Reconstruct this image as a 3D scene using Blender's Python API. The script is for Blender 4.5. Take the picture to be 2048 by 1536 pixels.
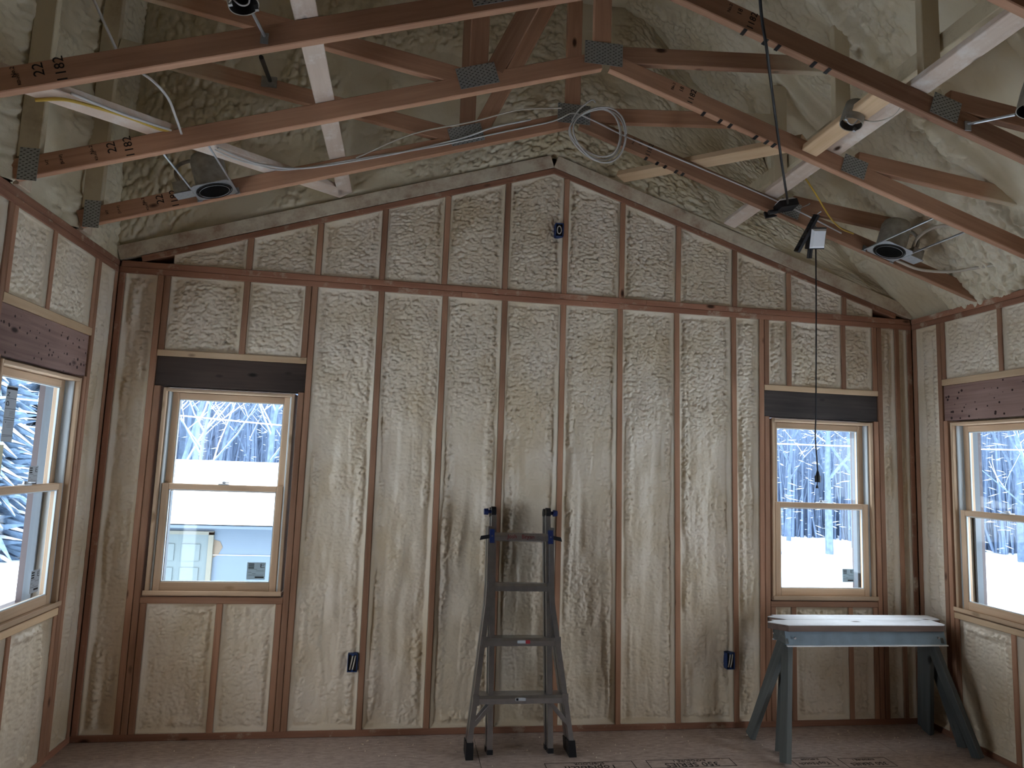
import bpy, math, random
import numpy as np
from mathutils import Matrix, Vector

for _o in list(bpy.data.objects):
    bpy.data.objects.remove(_o, do_unlink=True)
SC = bpy.context.scene
COL = SC.collection
random.seed(7)
V = Vector

# ------------------------------------------------------------------ camera
CAM_H = 1.6288
YAW, PITCH, ROLL, FPX = 0.15178, 0.11481, 0.03743, 1370.29
def cam_axes():
    cy, sy = math.cos(YAW), math.sin(YAW); cp, sp = math.cos(PITCH), math.sin(PITCH)
    f = V((sy*cp, cy*cp, sp)); r = V((cy, -sy, 0)); u = r.cross(f)
    cr, sr = math.cos(ROLL), math.sin(ROLL)
    return cr*r + sr*u, -sr*r + cr*u, f
_r, _u, _f = cam_axes()
cam = bpy.data.cameras.new('camera'); cam_o = bpy.data.objects.new('camera', cam); COL.objects.link(cam_o)
cam.sensor_fit = 'HORIZONTAL'; cam.sensor_width = 36.0; cam.lens = FPX/2048*36
cam.clip_start = 0.05; cam.clip_end = 500
cam_o.matrix_world = Matrix(((_r.x, _u.x, -_f.x, 0), (_r.y, _u.y, -_f.y, 0), (_r.z, _u.z, -_f.z, CAM_H), (0, 0, 0, 1)))
SC.camera = cam_o

# ------------------------------------------------------------------ sky, exposure
SKY = 12.0
W = bpy.data.worlds.new('overcast_sky'); SC.world = W; W.use_nodes = True
_bg = W.node_tree.nodes['Background']
# overcast sky: the zenith three times as bright as the horizon
_nt = W.node_tree; _tc = _nt.nodes.new('ShaderNodeTexCoord'); _sp = _nt.nodes.new('ShaderNodeSeparateXYZ'); _nt.links.new(_tc.outputs['Generated'], _sp.inputs[0])
_mr = _nt.nodes.new('ShaderNodeMapRange'); _nt.links.new(_sp.outputs['Z'], _mr.inputs['Value'])
_mr.inputs['From Min'].default_value = 0.0; _mr.inputs['From Max'].default_value = 1.0; _mr.inputs['To Min'].default_value = 1/3; _mr.inputs['To Max'].default_value = 1.0
_ml = _nt.nodes.new('ShaderNodeMath'); _ml.operation = 'MULTIPLY'; _ml.inputs[1].default_value = SKY; _nt.links.new(_mr.outputs[0], _ml.inputs[0]); _nt.links.new(_ml.outputs[0], _bg.inputs['Strength'])
_bg.inputs['Color'].default_value = (0.85, 0.92, 1.0, 1)
SC.view_settings.view_transform = 'Standard'
SC.view_settings.look = 'None'
SC.view_settings.exposure = 0.0
SC.view_settings.gamma = 1.0
SC.view_settings.use_curve_mapping = False
SC.cycles.use_denoising = True
SC.cycles.adaptive_threshold = 0.02
SC.cycles.max_bounces = 8
SC.cycles.diffuse_bounces = 5
SC.cycles.transparent_max_bounces = 12
SC.cycles.caustics_reflective = False
SC.cycles.caustics_refractive = False

# ------------------------------------------------------------------ room constants (metres)
XL, XR, D, H = -1.74, 3.524, 4.313, 2.75
APX, SL = 0.892, 0.326
YB = -2.6                                  # wall behind the camera
DEP = 0.14                                 # stud depth
def zline(x):                              # underside of the sloped bottom chords
    return 2.748 + SL*(2.632 - abs(x - APX))
LIGHT_OPEN = (1.70, 2.68, 0.05, 2.10)            # openings added in both side walls, out of view, to light the room

def portal(name, loc, rot, sx, sy):
    l = bpy.data.lights.new(name, 'AREA'); l.shape = 'RECTANGLE'; l.size = sx; l.size_y = sy
    l.cycles.is_portal = True
    o = bpy.data.objects.new(name, l); COL.objects.link(o); o.location = loc; o.rotation_euler = rot
P2 = math.pi/2
_oc = ((LIGHT_OPEN[0]+LIGHT_OPEN[1])/2, (LIGHT_OPEN[2]+LIGHT_OPEN[3])/2, LIGHT_OPEN[1]-LIGHT_OPEN[0], LIGHT_OPEN[3]-LIGHT_OPEN[2])
portal('portal_left_opening', (XL-.2, _oc[0], _oc[1]), (0, -P2, 0), _oc[3], _oc[2])
portal('portal_right_opening', (XR+.2, _oc[0], _oc[1]), (0, P2, 0), _oc[3], _oc[2])
portal('portal_window_left', (XL-.25, 3.63, 1.4), (0, -P2, 0), 1.25, .85)
portal('portal_window_right', (XR+.25, 3.63, 1.4), (0, P2, 0), 1.25, .85)
portal('portal_window_back_a', (-1.05, D+.25, 1.4), (P2, 0, 0), .85, 1.25)
portal('portal_window_back_b', (2.83, D+.25, 1.4), (P2, 0, 0), .85, 1.25)

# ------------------------------------------------------------------ materials
def nd(t, typ, **kw):
    n = t.nodes.new(typ)
    for k, v in kw.items():
        if k in n.inputs: n.inputs[k].default_value = v
        else: setattr(n, k, v)
    return n
def ramp(t, stops):
    n = t.nodes.new('ShaderNodeValToRGB'); e = n.color_ramp.elements
    e[0].position, e[0].color = stops[0][0], (*stops[0][1], 1)
    e[1].position, e[1].color = stops[-1][0], (*stops[-1][1], 1)
    for p, c in stops[1:-1]:
        x = e.new(p); x.color = (*c, 1)
    return n
def new_mat(name):
    m = bpy.data.materials.new(name); m.use_nodes = True
    t = m.node_tree; b = t.nodes['Principled BSDF']
    return m, t, b
def plain(name, col, rough=.6, metal=0.0, noise=0.0, nscale=20, bump=0.0, spec=.3):
    m, t, b = new_mat(name)
    b.inputs['Roughness'].default_value = rough; b.inputs['Metallic'].default_value = metal
    b.inputs['Specular IOR Level'].default_value = spec
    tc = nd(t, 'ShaderNodeTexCoord')
    nz = nd(t, 'ShaderNodeTexNoise', Scale=nscale, Detail=5.0); t.links.new(tc.outputs['Object'], nz.inputs['Vector'])
    r = ramp(t, [(.3, tuple(c*(1-noise) for c in col)), (.7, tuple(min(1, c*(1+noise)) for c in col))])
    t.links.new(nz.outputs['Fac'], r.inputs['Fac']); t.links.new(r.outputs['Color'], b.inputs['Base Color'])
    if bump:
        bp = nd(t, 'ShaderNodeBump', Strength=bump, Distance=.004); t.links.new(nz.outputs['Fac'], bp.inputs['Height'])
        t.links.new(bp.outputs['Normal'], b.inputs['Normal'])
    return m
def wood(name, dark, light, knot=(.05, .022, .012), rough=.75, specks=0.0, dust=0.0, dustcol=(.62, .55, .42), grain=1.0, endfoam=None):
    """boards run along local X; every object takes its own piece of the pattern"""
    m, t, b = new_mat(name); L = t.links
    b.inputs['Roughness'].default_value = rough; b.inputs['Specular IOR Level'].default_value = .2
    tc = nd(t, 'ShaderNodeTexCoord'); oi = nd(t, 'ShaderNodeObjectInfo')
    off = nd(t, 'ShaderNodeVectorMath', operation='SCALE'); off.inputs[0].default_value = (37., 19., 53.)
    L.new(oi.outputs['Random'], off.inputs['Scale'])
    ad = nd(t, 'ShaderNodeVectorMath', operation='ADD'); L.new(tc.outputs['Object'], ad.inputs[0]); L.new(off.outputs[0], ad.inputs[1])
    mp = nd(t, 'ShaderNodeMapping'); mp.inputs['Scale'].default_value = (1.3, 26, 26); L.new(ad.outputs[0], mp.inputs['Vector'])
    n1 = nd(t, 'ShaderNodeTexNoise', Scale=1.6, Detail=3.0, Roughness=.6, Distortion=.4); L.new(mp.outputs[0], n1.inputs['Vector'])
    n2 = nd(t, 'ShaderNodeTexNoise', Scale=2.2, Detail=1.0); L.new(ad.outputs[0], n2.inputs['Vector'])
    mx = nd(t, 'ShaderNodeMath', operation='MULTIPLY_ADD'); mx.inputs[1].default_value = .45*grain; L.new(n1.outputs['Fac'], mx.inputs[0])
    m2 = nd(t, 'ShaderNodeMath', operation='MULTIPLY'); m2.inputs[1].default_value = .55; L.new(n2.outputs['Fac'], m2.inputs[0]); L.new(m2.outputs[0], mx.inputs[2])
    r = ramp(t, [(.3, dark), (.68, light)]); L.new(mx.outputs[0], r.inputs['Fac'])
    # board to board variation
    hv = nd(t, 'ShaderNodeHueSaturation'); hv.inputs['Saturation'].default_value = 1.0
    vr = nd(t, 'ShaderNodeMapRange'); vr.inputs['To Min'].default_value = .80; vr.inputs['To Max'].default_value = 1.26
    L.new(oi.outputs['Random'], vr.inputs['Value']); L.new(vr.outputs[0], hv.inputs['Value']); L.new(r.outputs['Color'], hv.inputs['Color'])
    # knots
    mk = nd(t, 'ShaderNodeMapping'); mk.inputs['Scale'].default_value = (3.1, 7, 7); L.new(ad.outputs[0], mk.inputs['Vector'])
    vo = nd(t, 'ShaderNodeTexVoronoi', Scale=1.0); L.new(mk.outputs[0], vo.inputs['Vector'])
    kr = ramp(t, [(.055, (1, 1, 1)), (.12, (0, 0, 0))]); L.new(vo.outputs['Distance'], kr.inputs['Fac'])
    mix = nd(t, 'ShaderNodeMix', data_type='RGBA'); L.new(kr.outputs['Color'], mix.inputs[0]); L.new(hv.outputs['Color'], mix.inputs[6]); mix.inputs[7].default_value = (*knot, 1)
    out = mix.outputs[2]
    if specks:
        vs = nd(t, 'ShaderNodeTexVoronoi', Scale=26.0); L.new(ad.outputs[0], vs.inputs['Vector']); wn = nd(t, 'ShaderNodeTexNoise', Scale=5.0, Detail=2.0); L.new(ad.outputs[0], wn.inputs['Vector'])
        dv = nd(t, 'ShaderNodeMath', operation='SUBTRACT'); L.new(vs.outputs['Distance'], dv.inputs[0]); mm = nd(t, 'ShaderNodeMath', operation='MULTIPLY'); mm.inputs[1].default_value = specks; L.new(wn.outputs['Fac'], mm.inputs[0]); L.new(mm.outputs[0], dv.inputs[1])
        sr = ramp(t, [(0.0, (1, 1, 1)), (.05, (0, 0, 0))]); L.new(dv.outputs[0], sr.inputs['Fac'])
        ms = nd(t, 'ShaderNodeMix', data_type='RGBA'); L.new(sr.outputs['Color'], ms.inputs[0]); L.new(out, ms.inputs[6]); ms.inputs[7].default_value = (*knot, 1); out = ms.outputs[2]
    if dust or endfoam:
        nd3 = nd(t, 'ShaderNodeTexNoise', Scale=7.0, Detail=6.0, Roughness=.7); L.new(ad.outputs[0], nd3.inputs['Vector'])
        if endfoam:
            sx = nd(t, 'ShaderNodeSeparateXYZ'); L.new(tc.outputs['Generated'], sx.inputs[0])
            mr = nd(t, 'ShaderNodeMapRange'); mr.inputs['From Min'].default_value = endfoam[0]; mr.inputs['From Max'].default_value = endfoam[1]
            L.new(sx.outputs['X'], mr.inputs['Value'])
            aa = nd(t, 'ShaderNodeMath', operation='MULTIPLY_ADD'); aa.inputs[1].default_value = .3; L.new(nd3.outputs['Fac'], aa.inputs[0]); L.new(mr.outputs[0], aa.inputs[2])
            dr = ramp(t, [(.35, (0, 0, 0)), (.75, (1, 1, 1))]); L.new(aa.outputs[0], dr.inputs['Fac'])
        else:
            dr = ramp(t, [(.62-.5*dust, (0, 0, 0)), (.85-.4*dust, (1, 1, 1))]); L.new(nd3.outputs['Fac'], dr.inputs['Fac'])
        mx3 = nd(t, 'ShaderNodeMix', data_type='RGBA'); L.new(dr.outputs['Color'], mx3.inputs[0]); L.new(out, mx3.inputs[6]); mx3.inputs[7].default_value = (*dustcol, 1)
        out = mx3.outputs[2]
    L.new(out, b.inputs['Base Color'])
    bp = nd(t, 'ShaderNodeBump', Strength=.25, Distance=.002); L.new(n1.outputs['Fac'], bp.inputs['Height']); L.new(bp.outputs['Normal'], b.inputs['Normal'])
    return m

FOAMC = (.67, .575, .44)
def foam_mat(name, col=FOAMC, fine=1.0):
    m, t, b = new_mat(name); L = t.links
    b.inputs['Roughness'].default_value = .42; b.inputs['Specular IOR Level'].default_value = .45
    tc = nd(t, 'ShaderNodeTexCoord')
    n1 = nd(t, 'ShaderNodeTexNoise', Scale=2.3, Detail=2.0, Roughness=.6); L.new(tc.outputs['Object'], n1.inputs['Vector'])
    n2 = nd(t, 'ShaderNodeTexNoise', Scale=85.0, Detail=2.0); L.new(tc.outputs['Object'], n2.inputs['Vector'])
    r = ramp(t, [(.32, (col[0]*.90, col[1]*.86, col[2]*.78)), (.5, col), (.7, (min(1, col[0]*1.07), min(1, col[1]*1.09), min(1, col[2]*1.16)))])
    L.new(n1.outputs['Fac'], r.inputs['Fac']); L.new(r.outputs['Color'], b.inputs['Base Color'])
    ad = n2
    bp = nd(t, 'ShaderNodeBump', Strength=.35*fine, Distance=.004); L.new(n2.outputs['Fac'], bp.inputs['Height']); L.new(bp.outputs['Normal'], b.inputs['Normal'])
    return m

M = {}
M['foam'] = foam_mat('spray_foam')
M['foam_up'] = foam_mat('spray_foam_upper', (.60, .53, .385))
M['stud'] = wood('framing_lumber', (.225, .113, .066), (.40, .222, .140))
M['plate'] = wood('plate_lumber', (.20, .090, .055), (.37, .185, .118), dust=.12)
M['pine'] = wood('new_pine', (.46, .31, .18), (.62, .45, .29))
M['truss'] = wood('truss_lumber', (.25, .125, .075), (.45, .26, .165))
M['dusty'] = wood('dusted_lumber', (.26, .16, .11), (.40, .27, .19), dust=.62)
M['brace'] = wood('brace_lumber', (.50, .39, .31), (.66, .54, .45), dust=.25, dustcol=(.75, .72, .68))
M['web_foamed'] = wood('web_with_foamed_end', (.25, .125, .075), (.45, .26, .165), endfoam=(.55, 1.15), dustcol=(.58, .51, .37))
M['post_foamed'] = wood('foamed_post', (.34, .25, .16), (.42, .32, .21), dust=.95, dustcol=(.54, .46, .32))
M['header_dark'] = wood('dark_header', (.028, .019, .015), (.075, .052, .042), knot=(.01, .008, .007))
M['header_grey'] = wood('weathered_header', (.030, .025, .023), (.10, .082, .075), knot=(.01, .01, .01))
M['header_old'] = wood('reclaimed_header', (.15, .085, .070), (.33, .215, .18), knot=(.03, .015, .012), specks=.30)
M['osb'] = plain('sheathing', (.33, .24, .15), .8, noise=.25, nscale=30)
M['win_wood'] = wood('window_pine', (.40, .27, .17), (.60, .43, .29), knot=(.3, .2, .12))
M['win_liner'] = plain('jamb_liner', (.55, .60, .62), .45)
M['win_stop'] = plain('grey_stop', (.12, .14, .16), .5)
M['win_ext'] = plain('brown_cladding', (.10, .075, .075), .5)
M['steel'] = plain('galvanised_steel', (.42, .43, .44), .42, .9, .12, 60)
M['tooth'] = plain('connector_plate', (.36, .37, .36), .5, .55, .15, 80)
M['slot'] = plain('plate_slot', (.05, .05, .045), .8)
M['alu'] = plain('aluminium', (.44, .45, .47), .32, 1.0, .08, 25)
M['black'] = plain('black_plastic', (.012, .012, .014), .45)
M['blue'] = plain('dark_blue_plastic', (.012, .022, .09), .4)
M['bluebox'] = plain('blue_box', (.02, .05, .16), .45)
M['can_black'] = plain('can_inside', (.02, .018, .016), .5)
M['can_steel'] = plain('dusty_can', (.30, .28, .24), .5, .5, .2, 30)
M['white_cable'] = plain('white_cable', (.56, .55, .53), .5)
M['yellow_cable'] = plain('yellow_cable', (.55, .36, .06), .5)
M['grey_cable'] = plain('dusty_cable', (.55, .50, .42), .6)
M['lens'] = plain('white_lens', (.82, .84, .88), .3)
M['ink'] = plain('black_ink', (.018, .014, .012), .8)
M['redink'] = plain('red_ink', (.16, .02, .02), .7)
M['bluestrip'] = plain('label_red', (.3, .03, .04), .6)
M['paper'] = plain('label_paper', (.40, .43, .46), .6)
M['paper_blue'] = plain('label_film', (.42, .56, .64), .5)
M['tapey'] = plain('masking_tape', (.62, .60, .42), .6)
M['snow'] = plain('snow', (.86, .90, .93), .7, noise=.03, nscale=3)
M['ground_snow'] = plain('packed_snow', (.80, .86, .92), .7, noise=.05, nscale=1.2)  # ground snow, a little bluer than the snow on roof and boughs
M['siding'] = plain('blue_grey_siding', (.12, .16, .205), .6)
M['door_paint'] = plain('grey_green_door', (.115, .148, .155), .5)
M['door_trim'] = plain('tan_trim', (.16, .16, .13), .5)
M['osb_patch'] = plain('bare_patch', (.17, .135, .10), .7)
M['bark'] = plain('hazed_bark', (.115, .165, .25), .8, noise=.25, nscale=6)  # blue haze of the distance put into the bark colour
M['scrub'] = plain('hazed_scrub', (.135, .195, .305), .9, noise=.22, nscale=2.5)  # base colour carries the pale blue haze over the far woods
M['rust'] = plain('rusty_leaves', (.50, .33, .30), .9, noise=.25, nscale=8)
M['fir'] = plain('hazed_fir', (.16, .24, .34), .9, noise=.3, nscale=6)  # firs paled and blued with the same haze tint
M['horse_top'] = wood('worn_bench_top', (.45, .46, .48), (.66, .68, .71), knot=(.12, .11, .1), dust=.25, dustcol=(.80, .83, .88))
M['horse_edge'] = wood('worn_bench_edge', (.10, .07, .06), (.24, .17, .14), knot=(.02, .015, .012))
M['horse_leg'] = wood('weathered_leg', (.055, .062, .062), (.125, .135, .13), knot=(.02, .02, .02))
M['horse_rail'] = plain('painted_grey_rail', (.14, .19, .23), .5, 0, .18, 9)

def floor_mat():
    m, t, b = new_mat('subfloor'); L = t.links
    b.inputs['Roughness'].default_value = .62
    tc = nd(t, 'ShaderNodeTexCoord')
    mp = nd(t, 'ShaderNodeMapping'); mp.inputs['Scale'].default_value = (3, 9, 3); L.new(tc.outputs['Object'], mp.inputs['Vector'])
    n1 = nd(t, 'ShaderNodeTexNoise', Scale=6.0, Detail=8.0, Roughness=.68); L.new(mp.outputs[0], n1.inputs['Vector'])
    r = ramp(t, [(.3, (.28, .215, .185)), (.55, (.46, .375, .335)), (.75, (.60, .52, .48))]); L.new(n1.outputs['Fac'], r.inputs['Fac'])
    n2 = nd(t, 'ShaderNodeTexNoise', Scale=55.0, Detail=2.0); L.new(tc.outputs['Object'], n2.inputs['Vector'])
    r2 = ramp(t, [(.70, (0, 0, 0)), (.76, (1, 1, 1))]); L.new(n2.outputs['Fac'], r2.inputs['Fac'])
    mx = nd(t, 'ShaderNodeMix', data_type='RGBA'); L.new(r2.outputs['Color'], mx.inputs[0]); L.new(r.outputs['Color'], mx.inputs[6]); mx.inputs[7].default_value = (.6, .56, .5, 1)
    L.new(mx.outputs[2], b.inputs['Base Color'])
    bp = nd(t, 'ShaderNodeBump', Strength=.3, Distance=.003); L.new(n1.outputs['Fac'], bp.inputs['Height']); L.new(bp.outputs['Normal'], b.inputs['Normal'])
    return m
M['floor'] = floor_mat()
def glass_mat():
    m = bpy.data.materials.new('window_glass'); m.use_nodes = True; t = m.node_tree; t.nodes.clear()
    o = nd(t, 'ShaderNodeOutputMaterial'); tr = nd(t, 'ShaderNodeBsdfTransparent'); gl = nd(t, 'ShaderNodeBsdfGlossy', Roughness=.02)
    tr.inputs['Color'].default_value = (.95, .97, .98, 1)
    lw = nd(t, 'ShaderNodeLayerWeight', Blend=.5); pw = nd(t, 'ShaderNodeMath', operation='POWER'); pw.inputs[1].default_value = 5.0
    fr = nd(t, 'ShaderNodeMath', operation='MULTIPLY_ADD'); fr.inputs[1].default_value = .5; fr.inputs[2].default_value = .025
    t.links.new(lw.outputs['Facing'], pw.inputs[0]); t.links.new(pw.outputs[0], fr.inputs[0]); mx = nd(t, 'ShaderNodeMixShader')
    t.links.new(fr.outputs[0], mx.inputs[0]); t.links.new(tr.outputs[0], mx.inputs[1]); t.links.new(gl.outputs[0], mx.inputs[2]); t.links.new(mx.outputs[0], o.inputs['Surface'])
    return m
M['glass'] = glass_mat()

# ------------------------------------------------------------------ object helpers
def wmat(o):
    return wmat(o.parent) @ o.matrix_basis if o.parent else o.matrix_basis.copy()
def link(name, data, mat=None, parent=None, world=None):
    o = bpy.data.objects.new(name, data); COL.objects.link(o)
    if mat is not None and data is not None and hasattr(data, 'materials') and len(data.materials) == 0:
        data.materials.append(M[mat] if isinstance(mat, str) else mat)
    world = world or Matrix()
    if parent: o.parent = parent; o.matrix_basis = wmat(parent).inverted() @ world
    else: o.matrix_basis = world
    return o
def tag(o, label=None, cat=None, group=None, kind=None):
    for k, v in (('label', label), ('category', cat), ('group', group), ('kind', kind)):
        if v: o[k] = v
    return o
def thing(name, label, cat, loc=(0, 0, 0), rotz=0.0, group=None):
    return tag(link(name, None, world=Matrix.Translation(loc) @ Matrix.Rotation(rotz, 4, 'Z')), label, cat, group)
def copy_tree(o, parent=None):
    c = o.copy(); COL.objects.link(c); c.parent = parent
    for ch in [x for x in bpy.data.objects if x.parent == o]: copy_tree(ch, c)
    return c
def mesh_np(name, verts, faces, smooth=False):
    me = bpy.data.meshes.new(name)
    if isinstance(faces, np.ndarray):
        verts = np.asarray(verts, dtype=np.float32); n, k = faces.shape
        me.vertices.add(len(verts)); me.vertices.foreach_set('co', verts.ravel())
        me.loops.add(n*k); me.loops.foreach_set('vertex_index', faces.astype(np.int32).ravel())
        me.polygons.add(n); me.polygons.foreach_set('loop_start', np.arange(0, n*k, k, dtype=np.int32))
        me.update(calc_edges=True)
    else:
        me.from_pydata([tuple(v) for v in verts], [], faces); me.update()
    if smooth: me.polygons.foreach_set('use_smooth', np.ones(len(me.polygons), dtype=bool))
    return me
class MB:
    """collects simple solids that make up ONE part"""
    def __init__(s): s.v = []; s.f = []
    def add(s, vs, fs):
        b = len(s.v); s.v += [V(v) for v in vs]; s.f += [[b+i for i in f] for f in fs]; return s
    def box(s, a, b):
        (x0, y0, z0), (x1, y1, z1) = a, b
        return s.add([(x0, y0, z0), (x1, y0, z0), (x1, y1, z0), (x0, y1, z0), (x0, y0, z1), (x1, y0, z1), (x1, y1, z1), (x0, y1, z1)],
                     [(0, 3, 2, 1), (4, 5, 6, 7), (0, 1, 5, 4), (1, 2, 6, 5), (2, 3, 7, 6), (3, 0, 4, 7)])
    def prism(s, poly, y0, y1):             # polygon in XZ extruded along Y
        n = len(poly)
        return s.add([(p[0], y0, p[1]) for p in poly] + [(p[0], y1, p[1]) for p in poly],
                     [list(range(n)), list(range(2*n-1, n-1, -1))] + [[i, i+n, (i+1) % n+n, (i+1) % n] for i in range(n)])
    def cyl(s, p0, p1, r0, r1=None, n=16, cap=True):
        r1 = r0 if r1 is None else r1; p0, p1 = V(p0), V(p1); d = (p1-p0).normalized()
        a = d.orthogonal().normalized(); b = d.cross(a)
        vs = []
        for p, r in ((p0, r0), (p1, r1)):
            for i in range(n):
                t = 2*math.pi*i/n; vs.append(p + a*r*math.cos(t) + b*r*math.sin(t))
        fs = [[i, (i+1) % n, (i+1) % n+n, i+n] for i in range(n)]
        if cap: fs += [list(range(n-1, -1, -1)), list(range(n, 2*n))]
        return s.add(vs, fs)
    def tube(s, pts, r, n=6):
        pts = [V(p) for p in pts]; b0 = len(s.v); m = len(pts)
        up = V((.31, .17, .93))
        for i, p in enumerate(pts):
            d = (pts[min(i+1, m-1)] - pts[max(i-1, 0)]).normalized()
            a = d.cross(up); a = a.normalized() if a.length > 1e-4 else d.orthogonal().normalized(); c = d.cross(a)
            rr = r[i] if isinstance(r, (list, tuple)) else r
            for k in range(n):
                t = 2*math.pi*k/n; s.v.append(p + a*rr*math.cos(t) + c*rr*math.sin(t))
        for i in range(m-1):
            for k in range(n):
                s.f.append([b0+i*n+k, b0+i*n+(k+1) % n, b0+(i+1)*n+(k+1) % n, b0+(i+1)*n+k])
        s.f.append([b0+k for k in range(n-1, -1, -1)]); s.f.append([b0+(m-1)*n+k for k in range(n)])
        return s
    def build(s, name, mat, parent=None, world=None, smooth=False):
        return link(name, mesh_np(name, s.v, s.f, smooth), mat, parent, world)

_cache = {}
def board(name, p0, p1, w, t, mat, parent=None, side=(0, 1, 0), ch=.0035):
    """a milled board from p0 to p1 (centre line): w across 'side', t across the third axis, edges eased"""
    p0, p1 = V(p0), V(p1); d = p1-p0; Ln = d.length; x = d.normalized(); y = V(side); y = (y - x*y.dot(x)).normalized(); z = x.cross(y)
    key = (round(Ln, 3), round(w, 4), round(t, 4), mat, ch)
    if key not in _cache:
        a, b = w/2, t/2
        pr = [(a-ch, b), (-a+ch, b), (-a, b-ch), (-a, -b+ch), (-a+ch, -b), (a-ch, -b), (a, -b+ch), (a, b-ch)]
        vs = [(0, q[0], q[1]) for q in pr] + [(Ln, q[0], q[1]) for q in pr]
        fs = [list(range(7, -1, -1)), list(range(8, 16))] + [[i, (i+1) % 8, (i+1) % 8+8, i+8] for i in range(8)]
        me = mesh_np(name, vs, fs); me.materials.append(M[mat]); _cache[key] = me
    mt = Matrix(((x.x, y.x, z.x, p0.x), (x.y, y.y, z.y, p0.y), (x.z, y.z, z.z, p0.z), (0, 0, 0, 1)))
    return link(name, _cache[key], None, parent, mt)
def smooth_path(pts, n=8):
    pts = [V(p) for p in pts]; out = []
    P = [pts[0]*2-pts[1]] + pts + [pts[-1]*2-pts[-2]]
    for i in range(1, len(P)-2):
        a, b, c, d = P[i-1], P[i], P[i+1], P[i+2]
        for k in range(n):
            t = k/n
            out.append(.5*((2*b) + (c-a)*t + (2*a-5*b+4*c-d)*t*t + (3*b-a-3*c+d)*t**3))
    out.append(pts[-1]); return out
_tx = {}
def text(name, s, size, mat, parent, world, extrude=.0004):
    key = (s, size, mat)
    if key not in _tx:
        cu = bpy.data.curves.new(name, 'FONT'); cu.body = s; cu.size = size; cu.extrude = extrude; cu.align_x = 'CENTER'; cu.align_y = 'CENTER'
        cu.resolution_u = 2
        tmp = bpy.data.objects.new('tmp_text', cu); COL.objects.link(tmp)
        me = bpy.data.meshes.new_from_object(tmp); bpy.data.objects.remove(tmp, do_unlink=True)
        me.materials.clear(); me.materials.append(M[mat]); _tx[key] = me
    return link(name, _tx[key], None, parent, world)
def frame(o, x, y):                         # matrix with given origin, x axis and y axis
    x = V(x).normalized(); y = V(y); y = (y-x*y.dot(x)).normalized(); z = x.cross(y)
    return Matrix(((x.x, y.x, z.x, o[0]), (x.y, y.y, z.y, o[1]), (x.z, y.z, z.z, o[2]), (0, 0, 0, 1)))

# ------------------------------------------------------------------ noise for foam relief
def _hash(ix, iy, seed):
    h = (ix.astype(np.int64)*374761393 + iy.astype(np.int64)*668265263 + seed*1442695041) & 0x7fffffff
    h = ((h ^ (h >> 13))*1274126177) & 0x7fffffff
    h = h ^ (h >> 16)
    return (h & 0xffff)/65535.0
def vnoise(x, y, seed):
    ix, iy = np.floor(x), np.floor(y); fx, fy = x-ix, y-iy
    fx = fx*fx*fx*(fx*(fx*6-15)+10); fy = fy*fy*fy*(fy*(fy*6-15)+10)
    a, b, c, d = _hash(ix, iy, seed), _hash(ix+1, iy, seed), _hash(ix, iy+1, seed), _hash(ix+1, iy+1, seed)
    return (a*(1-fx)+b*fx)*(1-fy) + (c*(1-fx)+d*fx)*fy
def fbm(x, y, seed, o=3):
    s, a, t = 0, 1., 0
    for i in range(o):
        s = s + a*vnoise(x*2**i, y*2**i, seed+i*17); t += a; a *= .5
    return s/t
def worley(x, y, seed):
    ix, iy = np.floor(x), np.floor(y); best = np.full(x.shape, 9.)
    for dx in (-1, 0, 1):
        for dy in (-1, 0, 1):
            cx, cy = ix+dx, iy+dy
            px = cx + _hash(cx, cy, seed); py = cy + _hash(cx, cy, seed+91)
            best = np.minimum(best, (px-x)**2 + (py-y)**2)
    return np.sqrt(best)
def dome(f1, k=.8):
    return np.sqrt(np.clip(1-(f1/k)**2, 0, 1))
def sstep(a, b, x):
    t = np.clip((x-a)/(b-a), 0, 1); return t*t*(3-2*t)

def foam_relief(u, v, d, seed, rough, smoothlow):
    """relief in metres (positive = towards the room); d = distance to the nearest edge of the bay"""
    wx = u + .012*(fbm(u*22, v*22, seed+5)-.5); wy = v + .012*(fbm(u*22, v*22, seed+6)-.5)
    p1 = dome(worley(wx/.027, wy/.019, seed)); p2 = dome(worley(wx/.014, wy/.011, seed+3))
    big = fbm(u*5.5, v*2.2, seed+11, 3); streak = fbm(u*16, v*2.0, seed+12, 2)
    band = np.exp(-((d-.050)/.030)**2)*sstep(.30, .55, fbm(u*9, v*2.6, seed+13, 2))
    mid = sstep(.44, .60, fbm(u*11, v*1.7, seed+14, 2))*(.25+.75*sstep(.4, .6, fbm(u*3, v*3, seed+15, 2)))
    m = np.clip(np.maximum(np.maximum(.95*band, .75*mid*(.5+.5*rough)), rough*(.55+.45*fbm(u*8, v*8, seed+16, 2))), .06, 1)
    return m*(.0190*p1 + .0100*p2) + .040*(big-.5) + .026*(streak-.5)*(1-.6*rough) + .0025*p2

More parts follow.
